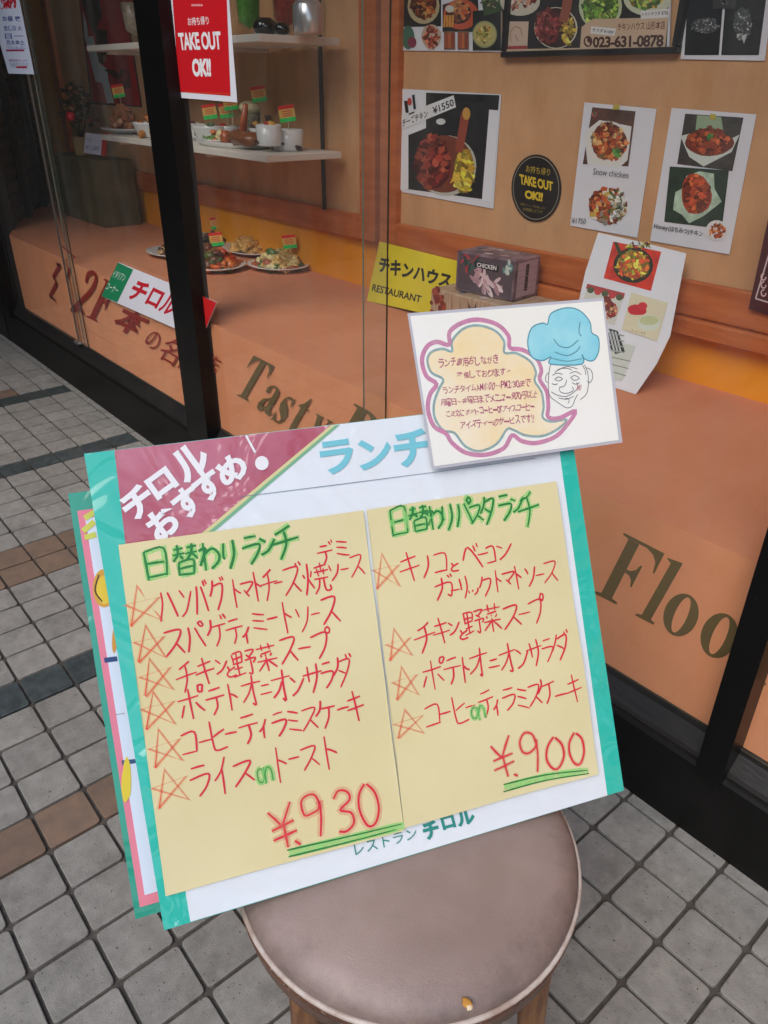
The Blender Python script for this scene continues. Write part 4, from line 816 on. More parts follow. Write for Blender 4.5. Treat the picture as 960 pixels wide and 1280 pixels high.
plate((sx(359, 165, 1.66), 1.66, SZ), .062, .056, 'small white bowl of dark sauce with a price flag, right end of the lower shelf', [(56, 28, 20)], 14, .8, .052, prof=ram, name='sauce_bowl', sz=.3, fl_=[(-.02, .02, .07, FR)])
plate((sx(262, 160, 1.64), 1.64, SZ), .08, .07, 'small glassy salad dish with a price flag, left of the platter', [(120, 150, 80), (160, 170, 130), (90, 110, 80)], 40, .8, .06, prof=bowlp, name='salad_dish', sz=.2, fl_=[(.0, .01, .06, FR), (.08, .06, .09, FR)])
plate((sx(246, 160, 1.66), 1.66, SZ), .06, .055, 'small dark dessert dish beside the black post, on the lower shelf', [(110, 40, 34), (60, 30, 30), (200, 200, 200)], 20, .8, .065, prof=bowlp, name='dessert_dish', sz=.24)
plate((sx(155, 158, 1.60), 1.60, SZ), .15, .10, 'plate of tall spaghetti mound with a red flag, left end of the lower shelf', [(190, 120, 80), (206, 150, 110), (170, 96, 60)], 60, .6, .12, strands=60, sz=.16, fl_=[(.0, .0, .09, FR)])
plate((sx(186, 162, 1.56), 1.56, SZ), .075, .065, 'white bowl of orange food, left of the black post on the lower shelf', [(200, 110, 40), (214, 140, 60)], 26, .8, .065, prof=bowlp, name='white_bowl', sz=.24)
plate((sx(282, 158, 1.70), 1.70, SZ), .07, .06, 'little dish of red and yellow fruit behind the steak, on the lower shelf', [(190, 40, 30), (226, 180, 70), (230, 220, 190)], 30, .8, .07, prof=bowlp, name='fruit_dish', sz=.24, fl_=[(.02, .0, .06, FR)])
plate((sx(330, 150, 1.74), 1.74, SZ), .065, .06, 'small dish of red chilli and bread pieces, beside the cream sundae', [(190, 36, 26), (226, 170, 80), (90, 60, 40), (120, 140, 60)], 34, .85, .10, prof=bowlp, name='chilli_dish', sz=.24, fl_=[(-.02, .0, .10, FR)])
plate((sx(272, 168, 1.56), 1.56, SZ), .07, .055, 'little plate of greens and shrimp, in front of the salad dish', [(96, 140, 60), (226, 120, 70), (230, 214, 170)], 40, .8, .04, name='greens_plate', sz=.2)
def sundae(p, label, liquid, cap, h=.15, r_=.035, name='drink_glass', silver=False):
    r = empty(name, p); tag(r, label, 'glass')
    Geo().lathe([(r_*.8, 0), (r_*.85, .004), (r_*.35, .012), (r_*.35, .02), (r_*.9, .045), (r_*1.1, h), (r_*1.02, h), (r_*.82, .05), (0, .03)], p, 24).build('glass_body', m_clr if not silver else m_steel, r, smooth=True)
    if not silver: Geo().lathe([(0, .032), (r_*.78, .052), (r_*.98, h*.86), (0, h*.87)], p, 24).build('drink', fm(liquid), r, smooth=True)
    if cap: Geo().blob((p[0], p[1], p[2]+h), r_*1.0, 0, 2, (1, 1, .6), .15, 12, 7).build('topping', fm(cap), r, smooth=True)
sundae((sx(313, 150, 1.72), 1.72, SZ), 'glass sundae with a pale cream top behind the platter', (150, 140, 120), (226, 214, 170), .12, .042)
UZ = 1.386
sundae((sx(311, 20, 1.66), 1.66, UZ), 'tall green drink glass on the upper shelf', (90, 150, 50), None, .24, .045)
sundae((sx(357, 20, 1.72), 1.72, UZ), 'tall red drink glass at the back of the upper shelf', (170, 60, 50), None, .24, .045)
def pot(p, s_, label, m, name, prof):
    r = Geo().lathe([(a*s_, b*s_) for a, b in prof], p, 28).build(name, m, None, smooth=True); tag(r, label, 'pot'); return r
rnd = [(0, 0), (.6, 0), (.9, .25), (1, .6), (.9, .95), (.55, 1.2), (.5, 1.25), (0, 1.25)]
pot((sx(331, 30, 1.58), 1.58, UZ), .040, 'left round black pot on the upper shelf', mat('pot_black', (26, 26, 26), .15, coat=.6), 'round_pot', rnd)
pot((sx(352, 30, 1.58), 1.58, UZ), .026, 'small round black pot, between the larger pot and the silver jar', mat('pot_black', (26, 26, 26)), 'round_pot', rnd)
jr = pot((sx(385, 30, 1.62), 1.62, UZ), .047, 'silver metal jar with narrow lid at the right end of the upper shelf', mat('jar_silver', (206, 206, 206), .25, metal=.7, coat=.4), 'silver_jar', [(0, 0), (.9, 0), (1, .15), (1, 1.6), (.7, 1.95), (.5, 2.0), (.5, 2.3), (.45, 2.35), (0, 2.35)])
sundae((sx(253, 20, 1.6), 1.60, UZ), 'orange topped dessert glass at the left of the upper shelf', (206, 190, 170), (226, 120, 40), .17, .05)
sundae((sx(166, 20, 1.6), 1.60, UZ), 'pale dessert glass with a red top near the left end of the upper shelf', (196, 170, 150), (214, 60, 50), .17, .045)

# dark pedestal with dried flower pot and little sign
bx0 = -4.12
ped = Geo().box((-4.72, 1.58, DZ+.0005), (bx0, 1.78, .905), 0, bev=.004).build('pedestal', mat('pedestal_dark', (82, 72, 44), .8, scale=5, rgb2=(104, 92, 58), bump=.2)); tag(ped, 'dark cloth covered pedestal box at the left of the deck', 'pedestal')
p = Vector((-4.46, 1.66, .9055)); fp = empty('flower_arrangement', p); tag(fp, 'dried flower arrangement with red accents in a small tan pot, on the dark pedestal', 'flower arrangement')
Geo().lathe([(.04, 0), (.045, .01), (.05, .09), (.045, .09), (.0, .08)], p, 16).build('pot', mat('pot_tan', (150, 120, 76), .7), fp, smooth=True)
g = Geo(); rr = random.Random(9)
for k in range(90):
    a, b = rr.uniform(0, 6.28), rr.uniform(0, 1.4); q = p+Vector((math.cos(a)*math.sin(b)*.13, math.sin(a)*math.sin(b)*.09, .13+.2*math.cos(b)*rr.uniform(.5, 1.1)))
    g.blob(q, rr.uniform(.008, .022), rr.choice([0, 0, 0, 1, 2, 3]), k, (1, 1, .6), .5, 6, 4)
for k in range(20):
    a = rr.uniform(0, 6.28); g.tube([p+Vector((0, 0, .07)), p+Vector((math.cos(a)*.06, math.sin(a)*.05, .18)), p+Vector((math.cos(a)*.12, math.sin(a)*.08, .27))], .002, 5, 0)
g.build('dried_flowers', [fm((50, 56, 36)), fm((110, 50, 34)), fm((150, 110, 70)), fm((70, 34, 28))], fp)
Geo().blob(p+Vector((.07, -.06, .19)), .022, 0, 3).build('red_ornament', mat('ornament_red', (240, 40, 60), .3, coat=.5), fp, smooth=True)
sp2 = Plane((-4.2, 1.60, .9), Vector((1, .1, 0)), (0, 0, 1))
poster('small_price_sign', sp2, [(107, 166), (128, 168), (126, 194), (105, 191)], 'small white sign on a red holder standing on the pedestal', 'sign', lambda fl: (fl.text('本日の', [(109, 172), (116, 173), (116, 177), (109, 176)], ink((120, 110, 150))), fl.text('¥1,280', [(108, 181), (125, 183), (124, 189), (107, 187)], ink((90, 100, 150)))), m=mat('paper_dim', (206, 206, 226), .6), th=.003)
g = Geo(); q = sp2.px(129, 180); 
slab(sp2, [(128.3, 168), (132, 166), (130, 195), (126.3, 194)], .012, ink((190, 30, 40)), 'sign_holder', bpy.data.objects['small_price_sign'], .0)

# ---------------------------------------------------------------- stool with padded seat
SC = Vector((-.4523, .4328, 0)); ZT = .440
m_vin = mat('vinyl_mauve', (158, 138, 130), .40, scale=5, rgb2=(142, 122, 114), bump=.3, bscale=520, spec=.45, worn=.5)
m_pip = mat('piping_white', (206, 194, 184), .5, scale=30, rgb2=(168, 146, 132))
m_rim = mat('bentwood_dark', (70, 46, 36), .45, scale=16, rgb2=(112, 74, 52), bump=.3, bscale=90, stretch=(1, 1, 6), coat=.2, speck=.64, sp_rgb=(190, 170, 150))
m_leg = mat('bentwood', (140, 98, 62), .5, scale=22, rgb2=(96, 62, 40), bump=.3, bscale=120, stretch=(4, 4, .5), coat=.15)
ch = empty('padded_chair', SC); tag(ch, 'round bentwood chair with worn mauve vinyl seat, holding up the menu boards', 'chair')
g = Geo(); n = 72
prof = [(0, ZT+.0065), (.06, ZT+.006), (.11, ZT+.0045), (.15, ZT+.001), (.180, ZT-.004), (.197, ZT-.011), (.2075, ZT-.020), (.2115, ZT-.028), (.210, ZT-.034), (0, ZT-.036)]
prof[-1] = (0, ZT-.034); prof.insert(-1, (.210, ZT-.034)); g.lathe(prof[::-1], SC, n); cu = g.build('seat_cushion', m_vin, ch, smooth=True)
Geo().tube([SC+Vector((.2125*math.cos(a), .2125*math.sin(a), ZT-.033)) for a in [2*math.pi*i/72 for i in range(72)]], .0034, 8, closed=True).build('piping', m_pip, cu, smooth=True)
Geo().lathe([(.16, ZT-.036), (.16, ZT-.072), (.208, ZT-.072), (.2115, ZT-.069), (.2155, ZT-.042), (.213, ZT-.037), (.16, ZT-.0355)], SC, n).build('seat_rim', m_rim, ch, smooth=False)
# torn spot on the vinyl
tp_ = Plane((0, 0, ZT), (1, 0, 0), (0, 1, 0)); c = on(584, 1254, 2, ZT-.009)
g = Geo(); g.blob((c.x, c.y, ZT-.0085), .0055, 0, 4, (1.0, .9, .2), .3, 10, 6).blob((c.x+.004, c.y-.001, ZT-.0083), .0036, 1, 7, (.9, 1.1, .3), .45, 10, 6)
g.build('torn_patch', [mat('foam_ochre', (196, 140, 60), .9), mat('foam_pale', (226, 206, 170), .9)], ch, smooth=True)
def rimdir(u, v): q = on(u, v, 2, .39); d = Vector((q.x-SC.x, q.y-SC.y, 0)); return d.normalized()
d1 = rimdir(716, 1212); d2 = rimdir(350, 1250)
for d in (d1, d2, -d1, -d2):
    Geo().tube([SC+d*.188+Vector((0, 0, .403)), SC+d*.190+Vector((0, 0, .33)), SC+d*.20+Vector((0, 0, .15)), SC+d*.222+Vector((0, 0, .001))], lambda t: .0205-.007*t, 14).build('leg', m_leg, ch, smooth=True)
Geo().tube([SC+Vector((.15*math.cos(a), .15*math.sin(a), .20)) for a in [2*math.pi*i/48 for i in range(48)]], .008, 8, closed=True).build('stretcher_ring', m_rim, ch, smooth=True)

# ---------------------------------------------------------------- menu boards
C_ = [(105, 567), (708, 497), (780, 988), (205, 1163)]
P0 = Vector((-.757, .228, .908)); U = Vector((.35296222, .93557044, -.01120822)); Wd = Vector((.45443295, -.17185712, -.87404566))
Wd = (Wd-U*Wd.dot(U)).normalized()
# place the plane so that its lower edge rests on the seat
kk = (1.25-(ZT+.007))/(1.25-.4495)
P0 = CAM+(P0-CAM)*kk
bd = Plane(P0, U, -Wd)
if bd.n.dot(CAM-P0) < 0: bd.n = -bd.n
m_grn = mat('board_green', (28, 186, 166), .45, scale=5, rgb2=(36, 192, 172), coat=1, coat_rough=.03, cbump=1.)
m_grn2 = mat('board_green_dark', (24, 148, 122), .45, scale=5, rgb2=(28, 156, 130), coat=.8, coat_rough=.1, cbump=.5)
m_white = mat('board_sheet', (224, 231, 236), .4, scale=3, rgb2=(229, 235, 240), coat=.9, coat_rough=.05, cbump=.8)
m_yel = mat('yellow_paper', (219, 206, 155), .75, scale=4, rgb2=(224, 213, 166), bump=.15, bscale=300)
m_film = clear('clear_film', (.97, .97, .97), 1.35, .08)
TH = .011
br = empty('menu_board', tuple(bd.w(.3, -.26))); br.location = tuple(P0-bd.ey*0+bd.ex*.3-bd.ey*.52); WM[br.name] = Matrix.Translation(br.location)
tag(br, 'green bordered lunch menu board with handwritten yellow sheets, standing on the chair', 'menu board')
slab(bd, [(105, 567), (408, 531.8), (708, 497), (780, 988), (493, 1075.6), (205, 1163)], TH, m_grn, 'board_panel', br, 0., m_grn2)
sh = slab(bd, [(143, 563), (690, 499.5), (759, 994), (238, 1152)], .0002, m_white, 'menu_sheet', br, .0005)
m_pinkb = mat('banner_pink', (176, 78, 96), .4, scale=7, rgb2=(194, 112, 130), coat=1., coat_rough=.03, cbump=1.)
F = Flat(bd, .0009)
F.poly([(143, 563), (413, 532), (164, 740)], m_pinkb)
F.poly([(413, 532), (419, 531.5), (164, 746), (164, 740)], ink((214, 206, 150))); F.poly([(419, 531.5), (425, 531), (165, 752), (164, 746)], ink((120, 178, 140)))
F.build('banner', br)
F = Flat(bd, .0016); wh = ink((236, 236, 238), .4)
for c_, u, v, w_, h_ in (('チ', 172, 628, 40, 38), ('ロ', 202, 604, 34, 30), ('ル', 238, 577, 44, 42), ('お', 204, 653, 40, 38), ('す', 234, 628, 34, 38), ('す', 260, 607, 34, 38), ('め', 289, 587, 38, 34)): F.glyph(c_, u, v, w_, h_, -36, wh, .045)
F.poly([(306, 545), (308.5, 544), (320, 565), (317.5, 566.5)], wh); F.ell(327, 579, 8.5, 8.8, wh, 20)
lb = ink((120, 198, 212), .4)
for c_, u, v, w_, h_, r_ in (('ラ', 421, 571, 42, 42, -8), ('ン', 468, 567, 42, 38, -8), ('チ', 515, 560, 46, 46, -8)): F.glyph(c_, u, v, w_, h_, r_, lb, .035)
gl_ = ink((120, 134, 150)); F.line([(300, 621), (420, 606), (545, 590)], .0008, gl_, sm=False); F.line([(545, 590), (668, 573)], .0008, gl_, sm=False)
tg = ink((40, 140, 130), .4)
F.text('レストラン', [(441, 1054), (519, 1034), (521, 1047), (444, 1069)], tg)
for c_, u, v, w_, h_ in (('チ', 538, 1037, 20, 23), ('ロ', 559.5, 1027, 17, 17), ('ル', 581, 1021, 23, 20)): F.glyph(c_, u, v, w_, h_, -15, tg, .045)
F.build('printed_lettering', br)
# paper sheets with handwriting
RED = ink((216, 34, 60), .55); RED2 = ink((220, 58, 42), .55); GRN = ink((26, 122, 54), .55); GRN2 = ink((46, 132, 60), .55)
GLOW = marker('green_marker', (150, 232, 130), .5); OGL = marker('orange_marker', (255, 150, 100), .2); RGL = marker('red_marker_glow', (246, 130, 110), .2)
def wave(a, b): return .0012*math.sin(a*21+b*9)+.0009*math.sin(b*31-a*13+1)+.0007*noise.noise(Vector((a*9, b*9, 3)))
bw = bd.off(0); bw.n = bd.n; bw.disp = wave
def sheet(px, d0):
    """paper slightly wavy, laid on the board"""
    q = [bd.px(*p) for p in px]; nx, ny = 30, 36; vs = []; rr = random.Random(int(px[0][0])); top = []
    for j in range(ny+1):
        for i in range(nx+1):
            s_, t = i/nx, j/ny
            a = [q[0][k]*(1-s_)*(1-t)+q[1][k]*s_*(1-t)+q[2][k]*s_*t+q[3][k]*(1-s_)*t for k in (0, 1)]
            vs.append(bw.w(a[0], a[1], d0))
    fs = [(j*(nx+1)+i, (j+1)*(nx+1)+i, (j+1)*(nx+1)+i+1, j*(nx+1)+i+1) for j in range(ny) for i in range(nx)]
    k = len(vs); ring = [(0, 0), (1, 0), (1, 1), (0, 1)]
    for (s_, t) in ring:
        a = [q[0][k2]*(1-s_)*(1-t)+q[1][k2]*s_*(1-t)+q[2][k2]*s_*t+q[3][k2]*(1-s_)*t for k2 in (0, 1)]; vs.append(bw.w(a[0], a[1], d0-.0006))
    cor = [0, nx, ny*(nx+1)+nx, ny*(nx+1)]
    fs += [(cor[i], cor[(i+1) % 4], k+(i+1) % 4, k+i) for i in range(4)]
    return mk('lunch_sheet', vs, fs, m_yel, br)
s1 = sheet([(148, 681), (453, 638), (503, 1036), (207, 1118)], .0045)
s2 = sheet([(457, 637.5), (693, 602), (745, 966), (503, 1032)], .0058)
s1['label'] = 'left yellow sheet, daily lunch at ¥930'; s2['label'] = 'right yellow sheet, daily pasta lunch at ¥900'
F1 = Flat(bw, .00462); F2 = Flat(bw, .00597); F1.STEP = F2.STEP = .0000022
LW = .0022
def put(fl, rows, m, wd=LW, glow=None, gw=0):
    if glow:
        for c_, u, v, w_, h_ in rows:
            pass
    for c_, u, v, w_, h_ in rows: fl.hand(c_, u, v, w_, h_, m, wd, glow=glow, gw=gw)
# glow patches of the headings first
def halo(fl, rows):
    for c_, u, v, w_, h_ in rows:
        kx, ky = fl.scale(u, v); ca, cb = fl.p.px(u, v); W, H = w_*kx, h_*ky
        for st in K[c_]: fl.line_ab([(ca+(x-.5)*W, cb-(y-.5)*H) for x, y in st], .0085, GLOW)
H1 = [('日', 194.8, 704, 30, 38), ('替', 231.6, 699.5, 32, 38), ('わ', 260, 695, 26, 34), ('り', 286, 693, 18, 36), ('ラ', 313.6, 687, 25, 34), ('ン', 333, 682, 23, 26), ('チ', 355, 678, 38, 42)]
H2 = [('日', 497, 652, 22, 36), ('替', 521.7, 648, 25, 32), ('わ', 541, 647, 20, 30), ('り', 557, 647, 15, 34), ('パ', 576, 643, 22, 34), ('ス', 592, 643, 18, 24), ('タ', 607, 638, 20, 34), ('ラ', 628, 635, 19, 32), ('ン', 644, 630, 19, 22), ('チ', 658, 637, 28, 44)]
halo(F1, H1); put(F1, H1, GRN, .0027); halo(F2, H2); put(F2, H2, GRN, .0024)
def stars(fl, rows):
    for u, v, w_, h_ in rows:
        kx, ky = fl.scale(u, v); ca, cb = fl.p.px(u, v); W, H = w_*kx*.62, h_*ky*.62
        pass
        fl.hand('☆', u, v, w_, h_, RED2, .0015, .022, glow=OGL, gw=.0065)
stars(F1, [(178.5, 756, 45, 49), (187, 803, 39, 46), (194.5, 844.5, 41, 45), (197.4, 885.7, 42, 46), (206.5, 933, 41, 46), (212.7, 981.6, 44, 47)])
stars(F2, [(481.7, 713, 33, 43), (496, 804, 32, 38), (504.7, 852, 32, 40), (510, 902, 37, 34)])
put(F1, [('ハ', 208, 756, 26, 42), ('ン', 232, 752, 17, 40), ('バ', 250, 748, 18, 40), ('グ', 271, 743, 20, 38), ('ト', 295, 741, 13, 38), ('マ', 308, 737, 17, 24), ('ト', 321, 733, 13, 38), ('チ', 335, 731, 22, 38), ('ー', 347, 728, 11, 5), ('ズ', 364, 726, 24, 38), ('焼', 394, 723, 33, 40),
         ('デ', 406, 692, 20, 26), ('ミ', 427, 685, 18, 20), ('ソ', 417, 715, 15, 22), ('ー', 430, 711, 11, 4), ('ス', 445, 707, 20, 30),
         ('ス', 217, 803, 27, 36), ('パ', 242, 797, 26, 34), ('ゲ', 270, 790, 25, 36), ('テ', 293, 788, 22, 32), ('ィ', 307, 793, 12, 22), ('ミ', 323, 776, 20, 26), ('ー', 339, 772, 14, 5), ('ト', 358, 771, 15, 38), ('ソ', 378, 773, 19, 32), ('ー', 393, 767, 12, 4), ('ス', 411, 763, 24, 36),
         ('チ', 233, 845, 28, 38), ('キ', 256, 838, 24, 34), ('ン', 276, 832, 17, 22), ('と', 288, 838, 14, 15), ('野', 305, 828, 30, 33), ('菜', 332, 821, 27, 35), ('ス', 359, 812, 24, 34), ('ー', 379, 809, 16, 5), ('プ', 399, 805, 24, 34),
         ('ポ', 239, 879, 32, 40), ('テ', 269, 876, 24, 34), ('ト', 290, 870, 16, 34), ('オ', 313, 861, 24, 38), ('ニ', 331, 860, 15, 14), ('オ', 350, 855, 24, 38), ('ン', 370, 855, 19, 28), ('サ', 389, 846, 24, 36), ('ラ', 407, 843, 18, 32), ('ダ', 426, 838, 24, 36),
         ('コ', 236, 928, 20, 30), ('ー', 256, 925, 16, 5), ('ヒ', 272, 919, 20, 40), ('ー', 288, 915, 15, 5), ('テ', 310, 910, 25, 38), ('ィ', 328, 909, 12, 26), ('ラ', 348, 904, 20, 30), ('ミ', 366, 900, 18, 30), ('ス', 385, 897, 22, 30), ('ケ', 405, 891, 24, 36), ('ー', 427, 884, 15, 5), ('キ', 442, 881, 22, 38),
         ('ラ', 250, 974, 28, 38), ('イ', 276, 968, 20, 46), ('ス', 303, 965, 29, 31), ('ト', 350, 953, 18, 46), ('ー', 366, 946, 14, 5), ('ス', 386, 945, 24, 31), ('ト', 411, 939, 20, 44)], RED)
F1.line([(360, 1065), (430, 1047), (506, 1028)], .011, GLOW)
put(F1, [('¥', 353, 1031, 32, 56), ('9', 389, 1018, 28, 58), ('3', 427, 1013, 26, 54), ('0', 459, 1003, 27, 52), ('、', 372, 1051, 8, 8)], RED, .0028, RGL, .009)
put(F1, [('o', 325, 968, 9, 20), ('r', 334, 966, 11, 24)], GRN2, .0013, GLOW, .006)
F1.line([(358, 1061), (430, 1044), (500, 1027)], .0022, GRN, taper=.4); F1.line([(360, 1069), (430, 1051), (493, 1034)], .0022, GRN, taper=.4)
put(F2, [('キ', 510, 708, 26, 38), ('ノ', 530, 708, 11, 26), ('コ', 548, 703, 17, 26), ('と', 565, 708, 12, 12), ('ベ', 587, 697, 24, 36), ('ー', 600, 692, 13, 4), ('コ', 610, 693, 12, 24), ('ン', 627, 688, 22, 22),
         ('ガ', 552, 735, 22, 28), ('ー', 566, 737, 11, 4), ('リ', 577, 733, 12, 28), ('ッ', 589, 738, 13, 10), ('ク', 604, 732, 18, 26), ('ト', 619, 725, 10, 28), ('マ', 632, 723, 16, 20), ('ト', 644, 721, 10, 30), ('ソ', 660, 720, 15, 26), ('ー', 672, 718, 11, 4), ('ス', 685, 715, 20, 28),
         ('チ', 529, 796, 28, 36), ('キ', 549, 788, 22, 32), ('ン', 565, 784, 16, 20), ('と', 577, 792, 12, 13), ('野', 590, 777, 26, 31), ('菜', 612, 772, 23, 36), ('ス', 636, 770, 24, 31), ('ー', 652, 766, 15, 4), ('プ', 667, 763, 20, 32),
         ('ポ', 540, 842, 28, 38), ('テ', 564, 838, 22, 34), ('ト', 580, 836, 13, 34), ('オ', 596, 826, 24, 36), ('ニ', 615, 828, 14, 12), ('オ', 632, 821, 22, 36), ('ン', 650, 821, 18, 28), ('サ', 665, 815, 20, 34), ('ラ', 681, 812, 16, 28), ('ダ', 697, 807, 22, 32),
         ('コ', 539, 893, 19, 28), ('ー', 555, 890, 13, 4), ('ヒ', 573, 886, 18, 36), ('ー', 586, 882, 12, 4), ('テ', 606, 878, 19, 34), ('ィ', 618, 883, 9, 22), ('ラ', 633, 873, 19, 28), ('ミ', 650, 871, 15, 28), ('ス', 665, 868, 18, 28), ('ケ', 679, 862, 22, 34), ('ー', 697, 867, 15, 4), ('キ', 713, 859, 19, 36)], RED, .0022)
F2.line([(628, 982), (680, 969), (732, 961)], .009, GLOW)
put(F2, [('¥', 626, 946, 28, 50), ('9', 659, 940, 25, 54), ('0', 691, 940, 23, 41), ('0', 717, 934, 20, 40), ('、', 643, 967, 6, 5)], RED, .0025, RGL, .006)
put(F2, [('o', 591, 890, 8, 16), ('r', 599, 889, 9, 20)], GRN2, .0012, GLOW, .005)
F2.line([(627, 979), (680, 967), (731, 961)], .002, GRN, taper=.3); F2.line([(627, 988), (680, 974), (733, 965)], .002, GRN, taper=.3)
F1.build('handwriting', s1); F2.build('handwriting', s2)

# second board behind the first
b2 = bd.off(-.030)
r2 = empty('menu_board', tuple(b2.w(.25, -.52))); tag(r2, 'second green menu board with pink lined sheet, tucked behind the lunch board', 'menu board')
TLb = b2.px(85, 617); BLb = b2.px(173, 1148)
def sl2(a0, b0, a1, b1, d0, th, m, name, par=r2):
    vs = [b2.w(a, b, d) for d in (d0, d0-th) for a, b in ((a0, b1), (a1, b1), (a1, b0), (a0, b0))]
    fs = [(0, 1, 2, 3), (7, 6, 5, 4), (0, 4, 5, 1), (1, 5, 6, 2), (2, 6, 7, 3), (3, 7, 4, 0)]; return mk(name, vs, fs, m, par)
a0 = TLb[0]; bt = TLb[1]; bb = BLb[1]
sl2(a0, bt, a0+.58, bb, 0, .011, m_grn2, 'board_panel')
sl2(a0+.0065, bt-.020, a0+.570, bb+.012, .0008, .0004, mat('pink_paper', (226, 120, 140), .5, coat=.6, var=.05, scale=6), 'pink_border')
sl2(a0+.0135, bt-.029, a0+.560, bb+.024, .0014, .0004, mat('sheet_bluewhite', (214, 222, 236), .5, coat=.6, var=.02), 'menu_sheet')
F = Flat(b2, .0019)
F.line([(106, 648), (118, 640)], .008, ink((206, 206, 90))); F.line([(104, 664), (118, 652)], .008, ink((206, 206, 90))); F.line([(106, 672), (120, 668)], .008, ink((206, 206, 90)))
F.ell(130, 735, 14, 24, ink((214, 160, 60)), 20); F.ell(131, 737, 10, 18, ink((230, 196, 60)), 18); F.line([(124, 718), (119, 738), (128, 752)], .0016, ink((50, 40, 30)))
F.poly([(130, 822), (146, 820), (147, 826), (131, 828)], ink((40, 70, 120))); F.poly([(152, 950), (170, 948), (171, 953), (153, 956)], ink((50, 80, 120)))
F.ell(158, 975, 6, 28, ink((226, 200, 60)), 20, .12, 3); F.line([(144, 893), (156, 891)], .0008, ink((120, 120, 120)))
F.ell(143, 800, 3, 16, ink((214, 150, 60)), 16, .1, 4)
F.build('printed_lettering', r2)
# clear film spilling over the board's left corners
F = Flat(bd, -.004); 
slab(bd, [(99, 562), (140, 560), (143, 563), (108, 567.5)], .0004, m_film, 'plastic_wrap', br, .0012)
slab(bd, [(199, 1160), (206, 1158), (212, 1166), (200, 1168)], .0004, m_film, 'plastic_wrap', br, .0012)

# backrest of the chair behind both boards
bk = -Vector((bd.n.x, bd.n.y, 0)).normalized(); side = Vector((-bk.y, bk.x, 0)); pts = []
for k in range(17):
    t = math.pi*k/16; x = math.cos(t); zz = math.sin(t)**.7
    base_ = SC+side*(.15*x)+bk*(.165+.08*zz); pts.append(base_+Vector((0, 0, .40+.40*zz)))
Geo().tube(pts, .0115, 10).build('backrest_hoop', m_leg, ch, smooth=True)

# ---------------------------------------------------------------- laminated card
cp = bd.off(.013)
cr_ = empty('laminated_card', tuple(cp.w(.45, .03))); tag(cr_, 'laminated hand drawn card with speech bubble and blue chef hat, on the menu board', 'card')
slab(cp, [(513, 395), (753, 376), (773.5, 550), (543, 583)], .0004, mat('card_cream', (248, 247, 236), .5, scale=3, rgb2=(250, 250, 244), coat=.8, coat_rough=.08, cbump=.3), 'card_sheet', cr_, .0)
slab(cp, [(509.5, 391.5), (755, 372), (778.5, 553), (540, 587)], .0003, clear('laminate', (.995, .995, .995), 1.5, .05), 'laminate_pouch', cr_, .0010)
slab(cp, [(509.5, 391.5), (755, 372), (778.5, 553), (540, 587)], .0003, mat('laminate_back', (196, 196, 204), .3, coat=.5), 'laminate_back', cr_, -.0006)
Z = lambda pts: [(500+x/3.31, 360+y/3.31) for x, y in pts]
F = Flat(cp, .0002); F.STEP = .000003
teal = [(215, 262), (215, 220), (260, 170), (320, 155), (390, 175), (430, 220), (432, 268), (480, 270), (540, 305), (562, 350), (557, 385), (585, 430), (594, 490), (590, 535), (625, 553), (690, 545), (650, 585), (590, 612), (520, 610), (470, 588), (442, 585), (400, 645), (330, 675), (270, 655), (225, 600), (180, 590), (145, 540), (140, 480), (160, 420), (178, 378), (130, 350), (113, 300), (130, 265), (175, 252)]
pink = [(200, 232), (207, 185), (250, 145), (320, 132), (400, 150), (448, 200), (455, 248), (505, 253), (560, 290), (585, 340), (580, 380), (607, 430), (614, 490), (612, 533), (660, 541), (728, 510), (690, 565), (640, 618), (560, 640), (500, 630), (462, 608), (430, 660), (350, 692), (270, 680), (215, 640), (190, 600), (140, 570), (116, 500), (122, 440), (150, 395), (108, 365), (92, 300), (110, 245), (150, 224)]
bub = mat('bubble_beige', (248, 238, 214), .6, scale=7, rgb2=(246, 218, 156))
F.poly_ab(smoothline([cp.px(*q) for q in Z(teal)], True), bub)
rj = random.Random(2); F.line(Z(teal), .0032, marker('teal_marker', (150, 182, 182), .8), closed=True); F.line([(x+rj.uniform(-.8, .8), y+rj.uniform(-.8, .8)) for x, y in Z(pink)], .0056, marker('pink_marker', (214, 140, 178), .85), closed=True)
hatm = mat('hat_cyan', (164, 226, 236), .6, scale=12, rgb2=(118, 206, 226))
hat = [(545, 285), (528, 225), (545, 165), (590, 145), (610, 150), (625, 105), (690, 82), (745, 95), (785, 140), (793, 185), (820, 205), (822, 260), (800, 300), (765, 295), (752, 275), (752, 315), (622, 315), (625, 285), (590, 300)]
F.poly_ab(smoothline([cp.px(*q) for q in Z(hat)], True), hatm); F.line(Z(hat), .0016, ink((76, 150, 170)), closed=True)
ol = ink((84, 150, 166)); dk = ink((84, 80, 92))
F.line(Z([(635, 210), (660, 240), (700, 245), (738, 215)]), .0015, ol); F.line(Z([(745, 140), (740, 180), (750, 200)]), .0015, ol); F.line(Z([(640, 265), (690, 280), (730, 262), (745, 240)]), .0015, ol); F.line(Z([(625, 290), (690, 303), (752, 292)]), .0012, ol)
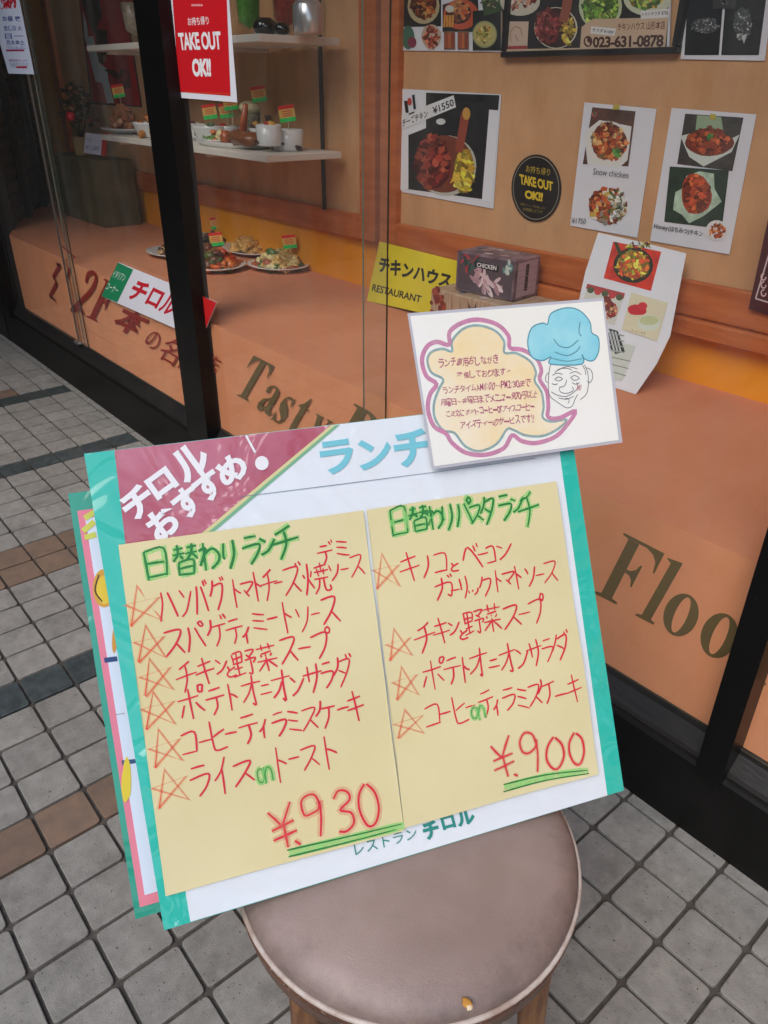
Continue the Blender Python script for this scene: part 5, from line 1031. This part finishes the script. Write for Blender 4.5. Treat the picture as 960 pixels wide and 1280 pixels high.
for q in ([(622, 318), (615, 360), (614, 420), (622, 450), (645, 468)], [(645, 468), (665, 482), (690, 496), (712, 488), (724, 460), (735, 440)], [(762, 318), (776, 350), (779, 400), (770, 440), (745, 462)], [(616, 350), (604, 362), (603, 385), (614, 392)], [(770, 330), (790, 340), (797, 370), (785, 392), (774, 385)], [(640, 350), (660, 335), (690, 332), (710, 340)], [(650, 342), (690, 325), (735, 335)], [(640, 378), (655, 368), (672, 376), (655, 385), (640, 378)], [(705, 372), (722, 362), (742, 374), (722, 382), (705, 372)], [(630, 362), (650, 352), (672, 358)], [(702, 354), (725, 346), (750, 358)], [(690, 380), (680, 405), (660, 412), (664, 430), (690, 436), (716, 424), (712, 408)], [(625, 430), (655, 445), (690, 448), (720, 430), (745, 405)], [(655, 455), (690, 460), (718, 448)], [(680, 462), (690, 456), (700, 466), (694, 478)], [(730, 390), (738, 420)], [(755, 320), (765, 340), (768, 360)], [(628, 395), (640, 400), (652, 396)], [(712, 392), (726, 398), (742, 392)]):
    F.line(Z(q), .0009, dk)
for k in range(4): F.line(Z([(735+k*5, 400), (731+k*5, 424)]), .001, ink((196, 110, 120)))
tx = marker('pink_pen', (180, 80, 124), .95)
def T(s_, x0, y0, x1, y1, h):
    rr = random.Random(s_); ws = [(.3 if c in '1:!. ' else .6) if ord(c) < 128 else 1. for c in s_]; tot = sum(ws); x = 0
    for c, w_ in zip(s_, ws):
        a, b = x/tot, (x+w_)/tot; x += w_
        if c == ' ': continue
        X0, X1 = x0+(x1-x0)*a, x0+(x1-x0)*b; yy = y0+(y1-y0)*(a+b)/2+rr.uniform(-.07, .07)*h; hh = h*rr.uniform(.8, 1.1)*(.2 if c in '～ー' else .25 if c == '。' else .55 if c in ':っッょィ' else .9)/2; sl = rr.uniform(-.12, .12)*h; ex = (X1-X0)*(-.3 if c in '1:!。' else rr.uniform(-.08, 0))
        F.text(c, Z([(X0-ex+sl, yy-hh+rr.uniform(-2, 2)), (X1+ex+sl, yy-hh+rr.uniform(-3, 1)), (X1+ex-sl, yy+hh), (X0-ex-sl, yy+hh)]), tx, .014)
T('ランチ専用おしながき', 158, 312, 408, 294, 42); T('準備しております。', 236, 362, 462, 345, 36); T('ランチタイムAM11:00～PM2:30まで', 176, 424, 540, 392, 34)
T('月曜日～金曜日までメニュー900円以上', 166, 476, 568, 440, 34); T('ご注文に ホットコーヒーorアイスコーヒー', 190, 520, 556, 490, 32); T('アイスティーのサービスです!!', 248, 568, 556, 540, 38)
F.build('drawing', cr_)
# ---------------------------------------------------------------- building across the street, out of view, added to dim reflections in the glass
ob = empty('opposite_building', (-3, -14, 0)); tag(ob, 'unseen grey building across the street, added to keep the pane reflections dim', 'building')
Geo().box((-30, -20, -.1), (16, -14, 9)).build('wall', mat('opp_wall', (130, 126, 120), .85, var=.12, scale=1.2), ob)
wm = None
for fl_i in range(3):
    for k in range(12):
        g = Geo(); x = -28+k*3.6; z = .9+fl_i*2.9
        if wm is None: o = g.box((0, -.08, 0), (2, .0, 1.5)).build('window', mat('opp_glass', (40, 46, 52), .15), ob); wm = o; o.location = (x, -13.99, z)
        else: o = wm.copy(); COL.objects.link(o); o.location = (x, -13.99, z)
